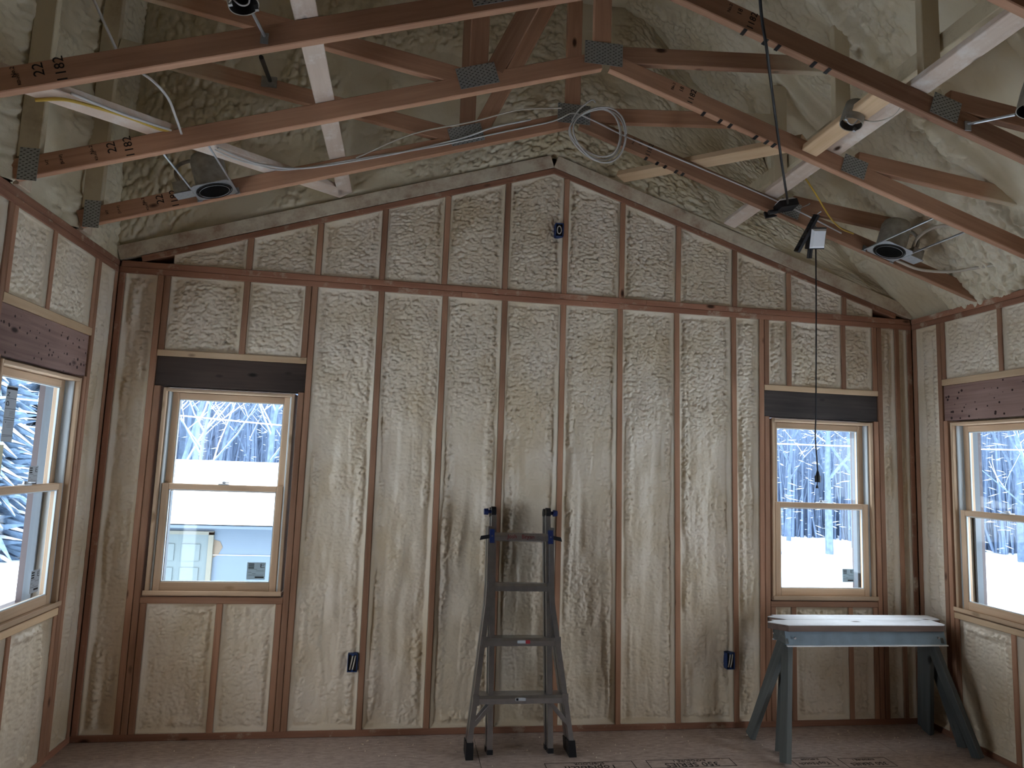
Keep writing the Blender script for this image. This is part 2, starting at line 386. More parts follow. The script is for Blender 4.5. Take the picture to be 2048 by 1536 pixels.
def foam_panel(parent, P, lo, hi, z0, z1, seed, res=.0060, rough=None, base=.046, name='foam_panel', mat='foam', fullv=False):
    """bay of foam between lo(z) and hi(z) from z0 to z1(u); P(u, z, h) maps to world, h towards the room"""
    zt = z1 if callable(z1) else (lambda u: np.full_like(u, z1))
    zb = z0 if callable(z0) else (lambda u: np.full_like(u, z0))
    um = (lo(z0 if not callable(z0) else 2.75)+hi(z0 if not callable(z0) else 2.75))/2
    width = hi(1.5)-lo(1.5)
    us = np.linspace(0, 1, 40); uu = lo(2.75)+us*width
    hh = max(float(np.max(zt(uu)-zb(uu))), .02)
    nu = max(4, int(width/res)); nv = max(4, int(hh/res))
    s, t = np.meshgrid(np.linspace(0, 1, nu+1), np.linspace(0, 1, nv+1), indexing='xy')
    u0 = lo(1.5)+s*width; zlow, zhigh = zb(u0), zt(u0); z = zlow + t*(zhigh-zlow)
    u = lo(z)+s*(hi(z)-lo(z))
    d = np.minimum(np.minimum(u-lo(z), hi(z)-u), np.minimum(z-zlow, zhigh-z))
    r = rough if rough is not None else .35
    rg = r(u, z) if callable(r) else np.full_like(u, r)
    h = foam_relief(u+seed*1.37, z+seed*.71, d, seed, rg, 0) - base
    ragged = .004*(fbm(u*40, z*40, seed+31, 2)-.2)
    lip = -.004 - .003*fbm(u*25, z*25, seed+33, 2)
    h = np.where(d < .0035, lip, h)
    w = sstep(.004, .026+ragged, d)
    h = (1-w)*np.where(d < .0045, lip, -.020-.6*ragged) + w*h
    h = np.where(h > -.008, -.008+.006*np.tanh((h+.008)/.006), h)
    # skirt back into the cavity
    U = np.pad(u, 1, mode='edge'); Z = np.pad(z, 1, mode='edge'); Hh = np.pad(h, 1, constant_values=-.11)
    verts = P(U, Z, Hh).reshape(-1, 3)
    ny, nx = U.shape; idx = np.arange(ny*nx).reshape(ny, nx)
    q = np.stack([idx[:-1, :-1], idx[:-1, 1:], idx[1:, 1:], idx[1:, :-1]], -1).reshape(-1, 4)
    return link(name, mesh_np(name, verts, q, True), mat, parent)
def const(c): return lambda z: c + 0*np.asarray(z) if isinstance(z, np.ndarray) else c
def lean(xb, xt):
    return lambda z: xb + (xt-xb)*((z-.04)/2.63)

def P_back(u, z, h): return np.stack([u, D-h, z], -1)
def P_left(u, z, h): return np.stack([XL+h, u, z], -1)
def P_right(u, z, h): return np.stack([XR-h, u, z], -1)

SEED = [100]
def nseed():
    SEED[0] += 1; return SEED[0]

# ------------------------------------------------------------------ large structure
floor = tag(MB().box((XL-.3, YB-.2, -.32), (XR+.3, D+.3, -.02)).build('floor', 'osb'), 'plywood subfloor of the bare room', kind='structure')
for i, (x0, x1, y0, y1) in enumerate([(XL-.15, .5, 3.10, D+.14), (.503, 2.997, 3.10, D+.14), (3.0, XR+.15, 3.10, D+.14),
                                      (XL-.15, -.7, 1.88, 3.097), (-.697, 1.74, 1.88, 3.097), (1.743, XR+.15, 1.88, 3.097),
                                      (XL-.15, XR+.15, YB, 1.877)]):
    MB().box((x0, y0, -.02), (x1, y1, 0)).build('panel', 'floor', floor)

def wall_sheet(name, axis, c0, c1, lo, hi, z0, z1, holes, label):
    """outer sheathing with rectangular holes; axis 'Y': spans X at Y=c0..c1, axis 'X': spans Y at X=c0..c1"""
    mb = MB(); xs = sorted({lo, hi, *[q for h in holes for q in h[:2]]})
    for a, b in zip(xs[:-1], xs[1:]):
        cuts = sorted([(h[2], h[3]) for h in holes if h[0] <= a+1e-6 and h[1] >= b-1e-6]); z = z0
        for c, e in cuts + [(z1, z1)]:
            if c > z + 1e-6:
                mb.box((a, c0, z), (b, c1, c)) if axis == 'Y' else mb.box((c0, a, z), (c1, b, c))
            z = max(z, e)
    return tag(mb.build(name, 'osb'), label, kind='structure')
WZ0, WZ1 = .78, 2.012
wall_back = wall_sheet('wall_back', 'Y', D+DEP, D+DEP+.03, XL-.17, XR+.17, -.3, 5.7, [(-1.446, -.659, WZ0, WZ1), (2.436, 3.212, WZ0, WZ1)], 'gable end wall framed with studs and filled with spray foam')
RO = (3.238, 4.014)
wall_left = wall_sheet('wall_left', 'X', XL-DEP-.03, XL-DEP, YB, D+.17, -.3, 5.2, [(*RO, WZ0, WZ1), (LIGHT_OPEN[0], LIGHT_OPEN[1], LIGHT_OPEN[2], LIGHT_OPEN[3])], 'left stud wall with foam filled bays')
wall_right = wall_sheet('wall_right', 'X', XR+DEP, XR+DEP+.03, YB, D+.17, -.3, 2.9, [(*RO, WZ0, WZ1), (LIGHT_OPEN[0], LIGHT_OPEN[1], LIGHT_OPEN[2], LIGHT_OPEN[3])], 'right stud wall with foam filled bays')
wall_front = wall_sheet('wall_front', 'Y', YB-.05, YB, XL-.2, XR+.2, -.3, 5.9, [], 'plain wall behind the viewer')

def vstud(parent, wall, a0, a1, z0, z1, name='stud', mat='stud', lean_to=None, dep=DEP):
    """upright member occupying a0..a1 along the wall"""
    c = (a0+a1)/2; c1 = c if lean_to is None else lean_to
    if wall == 'B': p0, p1, sd = (c, D+dep/2, z0), (c1, D+dep/2, z1), (1, 0, 0)
    elif wall == 'L': p0, p1, sd = (XL-dep/2, c, z0), (XL-dep/2, c1, z1), (0, 1, 0)
    else: p0, p1, sd = (XR+dep/2, c, z0), (XR+dep/2, c1, z1), (0, 1, 0)
    return board(name, p0, p1, a1-a0-.003, dep, mat, parent, sd)
def hplate(parent, wall, a0, a1, z0, z1, name, mat, inset=0.0, dep=DEP):
    z = (z0+z1)/2
    if wall == 'B': p0, p1 = (a0, D+inset+dep/2, z), (a1, D+inset+dep/2, z)
    elif wall == 'L': p0, p1 = (XL-inset-dep/2, a0, z), (XL-inset-dep/2, a1, z)
    else: p0, p1 = (XR+inset+dep/2, a0, z), (XR+inset+dep/2, a1, z)
    return board(name, p0, p1, z1-z0, dep, mat, parent, (0, 0, 1))
SZ, TZ = .038, 2.674                        # top of sole plate, underside of double top plate

# ---- back wall framing
B = wall_back
hplate(B, 'B', XL+.001, XR-.001, 0, SZ, 'bottom_plate', 'plate')
for a, b in ((XL+.012, 1.55), (1.552, XR-.012)): hplate(B, 'B', a, b, 2.7125, 2.75, 'top_plate', 'plate')
for a, b in ((XL+.002, .31), (.312, XR-.002)): hplate(B, 'B', a, b, TZ, 2.7115, 'top_plate', 'plate')
S = .038
vstud(B, 'B', XL, XL+S, SZ, TZ, mat='plate'); vstud(B, 'B', XR-S, XR, SZ, TZ, mat='plate')
LEANS = [(-.175, -.193), (.219, .209), (.609, .594), (1.002, .984), (1.406, 1.371), (1.803, 1.767), (2.199, 2.175)]
for xb, xt in LEANS: vstud(B, 'B', xb-S/2, xb+S/2, SZ, TZ, lean_to=xt)
vstud(B, 'B', 3.388, 3.426, SZ, TZ)
def window_framing(par, wall, ro, hz, cr_up, cr_dn, hmat, platemat):
    a, b = ro
    for x in ((a-2*S, a-S), (b+S, b+2*S)): vstud(par, wall, x[0], x[1], SZ, TZ, 'king_stud')
    for x in ((a-S, a), (b, b+S)): vstud(par, wall, x[0], x[1], SZ, hz[0], 'jack_stud')
    hplate(par, wall, a-S+.002, b+S-.002, hz[0], hz[1], 'header', hmat, inset=.012, dep=.038)
    hplate(par, wall, a-S+.001, b+S-.001, hz[1], hz[2], 'header_plate', platemat)
    hplate(par, wall, a, b, .752, .79, 'sill_plate', 'stud' if wall == 'B' else 'pine')
    for c in [a-S/2] + cr_up + [b+S/2]: vstud(par, wall, c-S/2, c+S/2, hz[2], TZ, 'cripple_stud')
    for c in [a+S/2] + cr_dn + [b-S/2]: vstud(par, wall, c-S/2, c+S/2, SZ, .752, 'cripple_stud')
W1, W2 = (-1.446, -.659), (2.436, 3.212)
window_framing(B, 'B', W1, (2.008, 2.187, 2.225), [-1.005], [-1.011], 'header_dark', 'pine')
window_framing(B, 'B', W2, (2.008, 2.187, 2.225), [2.582, 2.992], [2.600, 3.010], 'header_grey', 'pine')
window_framing(wall_left, 'L', RO, (2.012, 2.242, 2.285), [3.569], [3.569], 'header_old', 'pine')
window_framing(wall_right, 'R', RO, (2.012, 2.248, 2.290), [3.587], [3.587], 'header_old', 'pine')
for par, wl in ((wall_left, 'L'), (wall_right, 'R')):
    hplate(par, wl, YB+.02, D-.001, 0, SZ, 'bottom_plate', 'plate')
    hplate(par, wl, YB+.02, D+.0, 2.7125, 2.75, 'top_plate', 'plate'); hplate(par, wl, YB+.02, D-.001, TZ, 2.7115, 'top_plate', 'plate')
    vstud(par, wl, D-S, D, SZ, TZ)
    for c in (2.77,): vstud(par, wl, c-S/2, c+S/2, SZ, TZ)
    hplate(par, wl, LIGHT_OPEN[0]-S, LIGHT_OPEN[1]+S, 2.11, 2.35, 'opening_header', 'pine')  # header over the added light opening
    vstud(par, wl, LIGHT_OPEN[1], LIGHT_OPEN[1]+S, SZ, TZ, 'trimmer_stud'); vstud(par, wl, LIGHT_OPEN[0]-S, LIGHT_OPEN[0], SZ, TZ, 'trimmer_stud')

# ---- gable framing above the top plate
cs = math.cos(math.atan(SL)); GX = [-1.004, -.592, -.198, .197, .589, .984, 1.377, 1.775, 2.184, 2.584, 3.005]
def zrake(x): return 2.75 + SL*(2.632-abs(x-APX))
for xa, xb in ((XL, APX), (XR, APX)):
    n = V((-(zrake(xb)-zrake(xa)), 0, (xb-xa))).normalized(); n = n if n.z > 0 else -n
    a, b = V((xa, D+DEP/2, zrake(xa))), V((xb, D+DEP/2, zrake(xb)))
    board('rake_plate', a-n*.0205+(b-a).normalized()*.12, b-n*.0205, .038, DEP, 'plate', B, (0, 0, 1))
    board('rake_chord', V((xa, D+.021, zrake(xa)))+n*.046, V((xb, D+.021, zrake(xb)))+n*.046, .088, .040, 'dusty', B, (0, 0, 1))
for c in GX: vstud(B, 'B', c-S/2, c+S/2, 2.75, zrake(c)-.042, 'gable_stud')

# ---- foam in the bays
def rough_full(u, z): return np.clip(.22 + .75*sstep(1.75, 2.05, z + .1*(fbm(u*6, z*3, 55)-.5)), 0, 1)
edges = [(const(W1[1]+2*S), None)]
seq = [(-.583, -.583)] + LEANS + [(2.36, 2.36)]
for i in range(len(seq)-1):
    (b0, t0), (b1, t1) = seq[i], seq[i+1]
    o0 = 0 if i == 0 else S/2; o1 = 0 if i == len(seq)-2 else S/2
    foam_panel(B, P_back, lean(b0+o0, t0+o0), lean(b1-o1, t1-o1), SZ, TZ, nseed(), rough=rough_full)
foam_panel(B, P_back, const(XL+S), const(W1[0]-2*S), SZ, TZ, nseed(), rough=.35)
foam_panel(B, P_back, const(W2[1]+2*S), const(3.388), SZ, TZ, nseed(), rough=.6)
foam_panel(B, P_back, const(3.426), const(XR-S), SZ, TZ, nseed(), rough=.4)
def bays(par, P, ro, up, dn, zup):
    for lst, z0, z1, rg in ((up, zup, TZ, 1.0), (dn, SZ, .752, .45)):
        xs = ([ro[0]] if z0 > 1 else [ro[0]+S]) + [q for c in lst for q in (c-S/2, c+S/2)] + ([ro[1]] if z0 > 1 else [ro[1]-S])
        for k in range(0, len(xs), 2): foam_panel(par, P, const(xs[k]), const(xs[k+1]), z0, z1, nseed(), rough=rg)
bays(B, P_back, W1, [-1.005], [-1.011], 2.225)
bays(B, P_back, W2, [2.582, 2.992], [2.600, 3.010], 2.225)
bays(wall_left, P_left, RO, [3.569], [3.569], 2.285)
bays(wall_right, P_right, RO, [3.587], [3.587], 2.290)
for par, P in ((wall_left, P_left), (wall_right, P_right)):
    foam_panel(par, P, const(RO[1]+2*S), const(D-S), SZ, TZ, nseed(), rough=.3)
    foam_panel(par, P, const(2.77+S/2), const(RO[0]-2*S), SZ, TZ, nseed(), rough=.6, res=.012)
gx = [XL+.30] + [q for c in GX for q in (c-S/2, c+S/2)] + [XR-.30]
def grake(u): return 2.75 + SL*(2.632-np.abs(u-APX)) - .041
for k in range(0, len(gx), 2):
    foam_panel(B, P_back, const(gx[k]), const(gx[k+1]), 2.75, grake, nseed(), rough=1.0)

# ---- big foam faces above: gable, left upper wall, sloping roof
def zroof(x): return 3.22 + (3.08-x)*1.0
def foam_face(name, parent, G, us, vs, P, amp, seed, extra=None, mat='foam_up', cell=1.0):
    u, v = np.meshgrid(us, vs, indexing='xy')
    wx = u+.02*(fbm(u*14, v*14, seed)-.5); wy = v+.02*(fbm(u*14, v*14, seed+1)-.5)
    p1 = dome(worley(wx/(.040*cell), wy/(.030*cell), seed+2)); p2 = dome(worley(wx/(.020*cell), wy/(.016*cell), seed+3))
    m = .15+.85*sstep(.36, .56, fbm(u*2.6, v*2.6, seed+4, 3))
    h = amp*(m*(.024*p1+.011*p2) + .06*(fbm(u*2.2, v*2.2, seed+5, 3)-.5))
    if extra is not None: h = h+extra(u, v)
    verts = P(u, v, h).reshape(-1, 3); ny, nx = u.shape; idx = np.arange(ny*nx).reshape(ny, nx)
    q = np.stack([idx[:-1, :-1], idx[:-1, 1:], idx[1:, 1:], idx[1:, :-1]], -1).reshape(-1, 4)
    return link(name, mesh_np(name, verts, q, True), mat, parent)
TY = [3.745, 3.135, 2.522, 1.912]           # truss centre planes
def P_gable(u, t, h):
    zlo = 2.75 + SL*(2.632-np.abs(u-APX)) + .085; zhi = np.minimum(4.9, zroof(u)+.06); zhi = np.maximum(zhi, zlo+.01)
    z = zlo + (zhi-zlo)*t
    return np.stack([u, D+.045-h*sstep(0, .03, t), z], -1)
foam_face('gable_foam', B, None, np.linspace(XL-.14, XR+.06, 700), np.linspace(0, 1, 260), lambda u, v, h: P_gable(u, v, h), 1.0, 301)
def gable_fix(): pass
def ex_left(u, v):                           # swellings where the truss end posts are buried
    e = 0
    for ty in TY: e = e + .05*np.exp(-((u-ty)/.045)**2)
    return e
foam_face('upper_wall_foam', wall_left, None, np.linspace(1.55, D+.13, 280), np.linspace(2.752, 4.9, 200), lambda u, v, h: np.stack([XL-.05+h, u, v], -1), 1.0, 331, ex_left)
ceiling = tag(MB().prism([(XR+.35, 2.62), (XR+.35, 2.75), (APX, 5.64), (XL-.3, 5.2), (XL-.3, 5.08), (APX, 5.52)], YB-.1, D+.25).build('ceiling', 'osb'), 'underside of the roof deck', kind='structure')
MB().prism([(XR+.17, 2.50), (XR+1.35, 2.22), (XR+1.35, 2.34), (XR+.30, 2.80)], YB-.1, D+.35).build('added_eave', 'osb', ceiling)  # overhang added out of view to cut off steep sky light
MB().prism([(XL-.17, 2.50), (XL-1.35, 2.22), (XL-1.35, 2.34), (XL-.17, 2.80)], YB-.1, D+.35).build('added_eave', 'osb', ceiling)
MB().box((XL-.62, YB-.1, 4.9), (XL-.17, D+.35, 5.1)).build('added_eave', 'osb', ceiling)  # upper overhang, also added unseen to hold back the sky
def ex_roof(u, v):
    e = 0
    for ty in TY: e = e + .07*np.exp(-((v-ty)/.05)**4)*(1-sstep(2.9, 3.35, u))
    return e
def P_roof(u, v, h): return np.stack([u-h*.707, v, zroof(u)+.03-h*.707], -1)
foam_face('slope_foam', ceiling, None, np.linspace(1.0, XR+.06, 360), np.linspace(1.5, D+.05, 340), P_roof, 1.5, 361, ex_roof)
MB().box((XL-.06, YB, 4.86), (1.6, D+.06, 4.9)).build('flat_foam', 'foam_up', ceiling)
# shell behind the viewer, made dark sheathing to cut bounced light
MB().add([(1.0, YB, zroof(1.0)), (XR, YB, zroof(XR)), (XR, 1.52, zroof(XR)), (1.0, 1.52, zroof(1.0))], [(0, 1, 2, 3)]).build('rear_slope', 'osb', ceiling)
MB().box((XL-.06, YB, 2.752), (XL-.04, 1.56, 4.88)).build('rear_upper_wall', 'osb', wall_left)
for par, x0, x1 in ((wall_left, XL-.06, XL-.04), (wall_right, XR+.04, XR+.06)):
    MB().box((x0, LIGHT_OPEN[0]-S, 2.35), (x1, LIGHT_OPEN[1]+S, TZ)).box((x0, YB, SZ), (x1, LIGHT_OPEN[0]-S, TZ)).build('rear_bay', 'osb', par)

# ------------------------------------------------------------------ windows
def build_window(name, label, world, stickers, long_sticker=False):
    """local frame: x along the wall, y outwards, z up; origin at the middle of the sill on the stud face"""
    w = tag(link(name, None, world=world), label, kind='structure')
    hw, z0, z1 = .377, .797, 1.998
    Wm = lambda m: world @ m
    def bar(nm, a, b, mat='win_wood', par=None):
        dx, dy, dz = b[0]-a[0], b[1]-a[1], b[2]-a[2]
        if dz > dx: return board(nm, Wm(V(((a[0]+b[0])/2, (a[1]+b[1])/2, a[2]))), Wm(V(((a[0]+b[0])/2, (a[1]+b[1])/2, b[2]))), dx, dy, mat, par or w, world.to_3x3() @ V((1, 0, 0)))
        return board(nm, Wm(V((a[0], (a[1]+b[1])/2, (a[2]+b[2])/2))), Wm(V((b[0], (a[1]+b[1])/2, (a[2]+b[2])/2))), dz, dy, mat, par or w, (0, 0, 1))
    bar('jamb', (-hw, .004, z0), (-hw+.019, .135, z1)); bar('jamb', (hw-.019, .004, z0), (hw, .135, z1))
    bar('head_jamb', (-hw+.019, .004, z1-.019), (hw-.019, .135, z1)); bar('stool', (-hw-.004, -.006, z0), (hw+.004, .135, z0+.020))
    bar('stool_lip', (-hw-.004, -.012, z0+.004), (hw+.004, -.006, z0+.030))
    for s in (-1, 1):
        xa, xb = sorted((s*(hw-.019), s*(hw-.031)))
        bar('jamb_liner', (xa, .030, z0+.02), (xb, .118, z1-.019), 'win_liner')
        bar('liner_rib', tuple(sorted((s*(hw-.031), s*(hw-.035)))[0:1])+(.066, z0+.02), tuple(sorted((s*(hw-.031), s*(hw-.035)))[1:2])+(.072, z1-.019), 'win_liner')
    zm = 1.414
    def sash(nm, y0, y1, za, zb, bot, top):
        s = link(nm, None, None, w, world); xi = hw-.033
        bar('stile', (-xi, y0, za), (-xi+.040, y1, zb), par=s); bar('stile', (xi-.040, y0, za), (xi, y1, zb), par=s)
        bar('bottom_rail', (-xi+.04, y0, za), (xi-.04, y1, za+bot), par=s); bar('top_rail', (-xi+.04, y0, zb-top), (xi-.04, y1, zb), par=s)
        ym = (y0+y1)/2
        MB().box((-xi+.036, ym-.002, za+bot-.004), (xi-.036, ym+.002, zb-top+.004)).build('pane', 'glass', s, world)
        # thin pale glazing bead round the glass
        mb = MB(); g = (-xi+.04, xi-.04, za+bot, zb-top)
        mb.box((g[0], y0+.006, g[2]), (g[0]+.005, ym-.003, g[3])).box((g[1]-.005, y0+.006, g[2]), (g[1], ym-.003, g[3])).box((g[0], y0+.006, g[2]), (g[1], ym-.003, g[2]+.005)).box((g[0], y0+.006, g[3]-.005), (g[1], ym-.003, g[3]))
        mb.build('glazing_bead', 'win_liner', s, world)
        return s, ym
    up, yu = sash('upper_sash', .070, .108, zm-.022, z1-.02, .034, .040)
    lo, yl = sash('lower_sash', .028, .066, z0+.021, zm+.022, .052, .034)
    lk = MB().box((-.028, .024, zm+.022), (.028, .060, zm+.028)).cyl((0, .042, zm+.027), (0, .042, zm+.042), .011, .008, 10).box((-.004, .012, zm+.033), (.034, .026, zm+.040))
    lk.build('sash_lock', 'steel', lo, world)
    # brown cladding outside
    ex = MB().box((-hw, .136, z0), (-hw+.05, .185, z1)).box((hw-.05, .136, z0), (hw, .185, z1)).box((-hw, .136, z1-.045), (hw, .185, z1)).box((-hw, .136, z0), (hw, .21, z0+.03))
    ex.build('outer_casing', 'win_ext', w, world)
    MB().box((-hw+.05, .109, z0+.03), (-hw+.063, .15, z1-.045)).box((hw-.063, .109, z0+.03), (hw-.05, .15, z1-.045)).build('outer_stop', 'win_stop', w, world)
    for sx, sz, sw, sh, wh, pm in stickers:
        so, yy = (lo, yl) if wh == 'l' else (up, yu)
        MB().box((sx-sw/2, yy-.0032, sz-sh/2), (sx+sw/2, yy-.0024, sz+sh/2)).build('sticker', pm, so, world)
    return w, lo, up, yl, yu
def sticker_print(parent, world, sx, sz, sw, sh, yy):
    mb = MB(); y0, y1 = yy-.0038, yy-.0033
    def r(a, b, c, d): mb.box((sx-sw/2+a*sw, y0, sz+sh/2-d*sh), (sx-sw/2+b*sw, y1, sz+sh/2-c*sh))
    for k in range(3): r(.07, .38, .07+k*.11, .13+k*.11)
    r(.72, .76, .08, .30); r(.76, .95, .08, .105); r(.76, .92, .17, .195); r(.76, .95, .275, .30)
    for k, (a, b) in enumerate(((.07, .55), (.5, .92), (.07, .25), (.3, .48), (.07, .9))): r(a, b, .40+k*.085, .412+k*.085)
    r(.45, .94, .82, .90)
    mb.build('print', 'ink', parent, world)
def place_window(name, label, world, stick, extra=None):
    w, lo, up, yl, yu = build_window(name, label, world, stick)
    for q in stick:
        sash_o, yy = (lo, yl) if q[4] == 'l' else (up, yu)
        if q[5] != 'tapey': sticker_print(sash_o, world, q[0], q[1], q[2], q[3], yy)
    return w, lo, up, yl, yu
mw = Matrix.Translation((-1.052, D, 0))
place_window('window_1', 'double hung window in the gable wall looking on to a snowy garage roof', mw, [(.222, .935, .105, .100, 'l', 'paper_blue')])
mw2 = Matrix.Translation((2.830, D, 0))
place_window('window_2', 'double hung window in the gable wall behind the sawhorses', mw2, [(.195, .955, .085, .088, 'l', 'paper_blue')])
mwl = Matrix.Translation((XL, 3.632, 0)) @ Matrix.Rotation(P2, 4, 'Z')       # local x -> +Y, local y -> -X
wl_, lo_, up_, yl_, yu_ = place_window('window_3', 'double hung window in the left wall with paper labels on the glass', mwl,
    [(.155, 1.475, .085, .10, 'u', 'paper'), (.20, .955, .085, .11, 'l', 'paper'), (-.155, 1.555, .05, .14, 'u', 'tapey')])
def long_label():
    sx, z0, z1 = -.115, 1.64, 1.90; y = yu_
    MB().box((sx-.045, y-.0032, z0), (sx+.045, y-.0024, z1)).build('energy_label', 'paper', up_, mwl)
    mb = MB(); y0, y1 = y-.0040, y-.0033
    mb.box((sx-.045, y0, z1-.018), (sx+.045, y1, z1-.006))
    for z in (z1-.060, z1-.108, z1-.150, z1-.160, z0+.030, z0+.024): mb.box((sx-.045, y0, z), (sx+.045, y1, z+.0016))
    for k in range(5): mb.box((sx-.005, y0, z1-.120-.005*k), (sx+.038, y1, z1-.1192-.005*k))
    for k in range(4): mb.box((sx-.015, y0, z1-.172-.007*k), (sx+.030, y1, z1-.1712-.007*k))
    mb.build('print', 'ink', up_, mwl)
    for s, z, sz in (('N', z1-.040, .030), ('D', z1-.083, .034), ('A', z1-.170, .010)):
        text('print', s, sz, 'ink', up_, mwl @ Matrix.Translation((sx-.026, y-.0042, z)) @ frame((0, 0, 0), (0, 0, 1), (-1, 0, 0)))
long_label()
mwr = Matrix.Translation((XR, 3.625, 0)) @ Matrix.Rotation(-P2, 4, 'Z')
place_window('window_4', 'double hung window in the right wall beside the sawhorses', mwr, [])

# ------------------------------------------------------------------ roof trusses
def stamp(parent, x, ty, dx, s, size, rot=0.0, side=1):
    """grade stamp printed on the chord face that looks into the room"""
    sl = SL if x < APX else -SL
    ang = math.atan(sl)+rot
    o = V((x, ty-.0195, zline(x)+.049+dx))
    text('grade_stamp', s, size, 'ink', parent, frame(o, (math.cos(ang), 0, math.sin(ang)), (-math.sin(ang), 0, math.cos(ang))))
def nail_plate(parent, c, ty, w, h, ang, cols=6):
    Mx = frame((c[0], ty-.021, c[1]), (math.cos(ang), 0, math.sin(ang)), (-math.sin(ang), 0, math.cos(ang)))
    p = MB().box((-w/2, -h/2, -.0012), (w/2, h/2, .0012)).build('connector_plate', 'tooth', parent, Mx)
    mb = MB(); rows = int(h/.0085)
    for i in range(cols):
        x = -w/2 + w*(i+.5)/cols
        for j in range(rows):
            z = -h/2 + h*(j+.5)/rows; off = .006 if j % 2 else -.006
            mb.add([(x+off-.0045, z-.0024, .0016), (x+off+.0045, z-.0012, .0016), (x+off+.0045, z+.0024, .0016), (x+off-.0045, z+.0012, .0016)], [(0, 1, 2, 3)])
    o = mb.build('tooth_slots', 'slot', p, Mx); o['kind'] = 'stuff'
def build_truss(label, ty, stamps=True):
    t = thing('roof_truss', label, 'truss', (APX, ty, zline(XL)), group='scissor roof trusses')
    an = math.atan(SL); n1 = V((-math.sin(an), 0, math.cos(an))); n2 = V((math.sin(an), 0, math.cos(an))); h = .089
    def ch(a, b, n, mat='truss'):
        return board('bottom_chord', a+n*h/2, b+n*h/2, h, .038, mat, t, (0, 0, 1))
    ap = V((APX, ty, zline(APX)))
    cl = ch(V((XL+.03, ty, zline(XL+.03))), ap-V((.018, 0, .006)), n1); cr = ch(ap+V((.018, 0, -.006)), V((XR+.02, ty, zline(XR+.02))), n2)
    def web(a, b, mat='truss', nm='web'): return board(nm, V((a[0], ty, a[1])), V((b[0], ty, b[1])), h, .038, mat, t, (0, 0, 1) if abs(b[0]-a[0]) > abs(b[1]-a[1]) else (1, 0, 0))
    web((.17, 3.470), (-1.62, 3.765), 'web_foamed')                   # left diagonal
    web((.257, 3.52), (.250, 4.70), nm='vertical_web')
    web((.335, 3.525), (.86, 4.70))
    web((.872, 3.685), (.868, 4.85), nm='king_post')
    web((.93, 3.682), (2.18, 3.790), 'web_foamed')                    # right, from the apex
    web((2.185, 3.345), (2.185, 4.02), 'post_foamed', 'vertical_web')
    web((2.27, 3.275), (3.30, 3.155), 'web_foamed')
    web((-1.67, 2.86), (-1.67, 4.6), 'post_foamed', 'end_post')
    nail_plate(t, (.878, 3.678), ty, .196, .118, 0, 7)
    nail_plate(t, (.252, 3.480), ty, .195, .105, an, 7)
    nail_plate(t, (2.243, 3.232), ty, .135, .098, -an*.95, 6)
    nail_plate(t, (-1.662, 2.828), ty, .078, .145, 0, 3)
    board('heel_block', V((XL+.005, ty+.030, 2.79)), V((XL+.005, ty+.13, 2.79)), .075, .036, 'dusty', t, (0, 0, 1))
    for x, s, z, d, ro in ((-1.59, 'HT', .018, 0, P2), (-1.535, '[S-P-F]', .016, 0, P2), (-1.42, 'No.2', .020, .018, P2), (-1.40, 'KD-HT', .015, -.012, P2), (-1.34, '22', .052, .012, -P2+math.pi), (-1.27, '1182', .050, 0, -P2+math.pi)):
        stamp(cl, x, ty, d, s, z, ro)
    for x, s, z, d, ro in ((1.245, 'No.2', .020, .012, P2), (1.29, '18', .030, .016, P2), (1.345, '1182', .042, 0, P2)):
        stamp(cr, x, ty, d, s, z, ro)
    return t
TL = ['roof truss next to the gable wall, with the wire coil and cables on it', 'second roof truss out from the gable wall', 'third roof truss out from the gable wall', 'roof truss nearest the viewer, only its edge showing at top right']
t0 = build_truss(TL[0], TY[0])
for i in (1, 2, 3):
    c = copy_tree(t0); c.location.y = TY[i]; c['label'] = TL[i]

# braces lying on or between the trusses
def ztop(x): return zline(x)+.094
def brace(label, a, b, w=.089, tk=.038, up=.0205, mat='brace', flat=True, group='loose braces among the trusses'):
    a, b = V((a[0], a[1], ztop(a[0])+up)), V((b[0], b[1], ztop(b[0])+up))
    o = board('brace_board', a, b, w, tk, mat, None, (1, 0, .326 if a.x < APX else -.326)); tag(o, label, 'board', group); return o
brace('pale brace board running over the left chords toward the gable', (-.456, 1.55), (-.456, 4.25))
brace('pale diagonal brace board carrying cables over the left chords', (-1.56, 2.47), (-.46, 4.27))
brace('pale brace board running over the right chords beside the connector plates', (2.125, 1.55), (2.125, 4.27))
brace('short diagonal pine brace right of the wire coil', (1.345, 4.27), (1.99, 3.16), mat='pine')
o = board('light_block', V((1.99, 2.545, zline(1.99)+.045)), V((1.99, 3.112, zline(1.99)+.045)), .089, .038, 'pine', None, (1, 0, -.326)); tag(o, 'short pine block beside the small open metal can', 'board')
o = board('post_brace', V((2.262, 1.6, 3.545)), V((2.262, 4.30, 3.545)), .089, .038, 'post_foamed', None, (0, 0, 1)); tag(o, 'foam splashed board fixed along the right truss posts', 'board')
for k, (x, y) in enumerate(((1.316, 0), (1.412, 0), (1.469, 0), (1.633, 0), (1.698, 0))):
    pass
ORD = ['first', 'second', 'third', 'fourth', 'fifth', 'sixth']
def staples(ty, xs, which):
    an = -math.atan(SL)
    for k, x in enumerate(xs):
        o = MB().box((-.008, -.0195, -.0025), (.008, .0195, 0)).build('tape_strip', 'black', world=frame((x, ty, zline(x)-.0002), (math.cos(an), 0, math.sin(an)), (0, 1, 0)))
        tag(o, ORD[k]+' black strip from the apex stapled under '+which, 'tape', 'black strips under the right chords')
staples(TY[2], (1.316, 1.412, 1.469, 1.633, 1.698), 'the third chord from the gable')
staples(TY[1], (1.415, 1.505, 1.560, 1.70, 1.76, 1.80), 'the second chord from the gable')
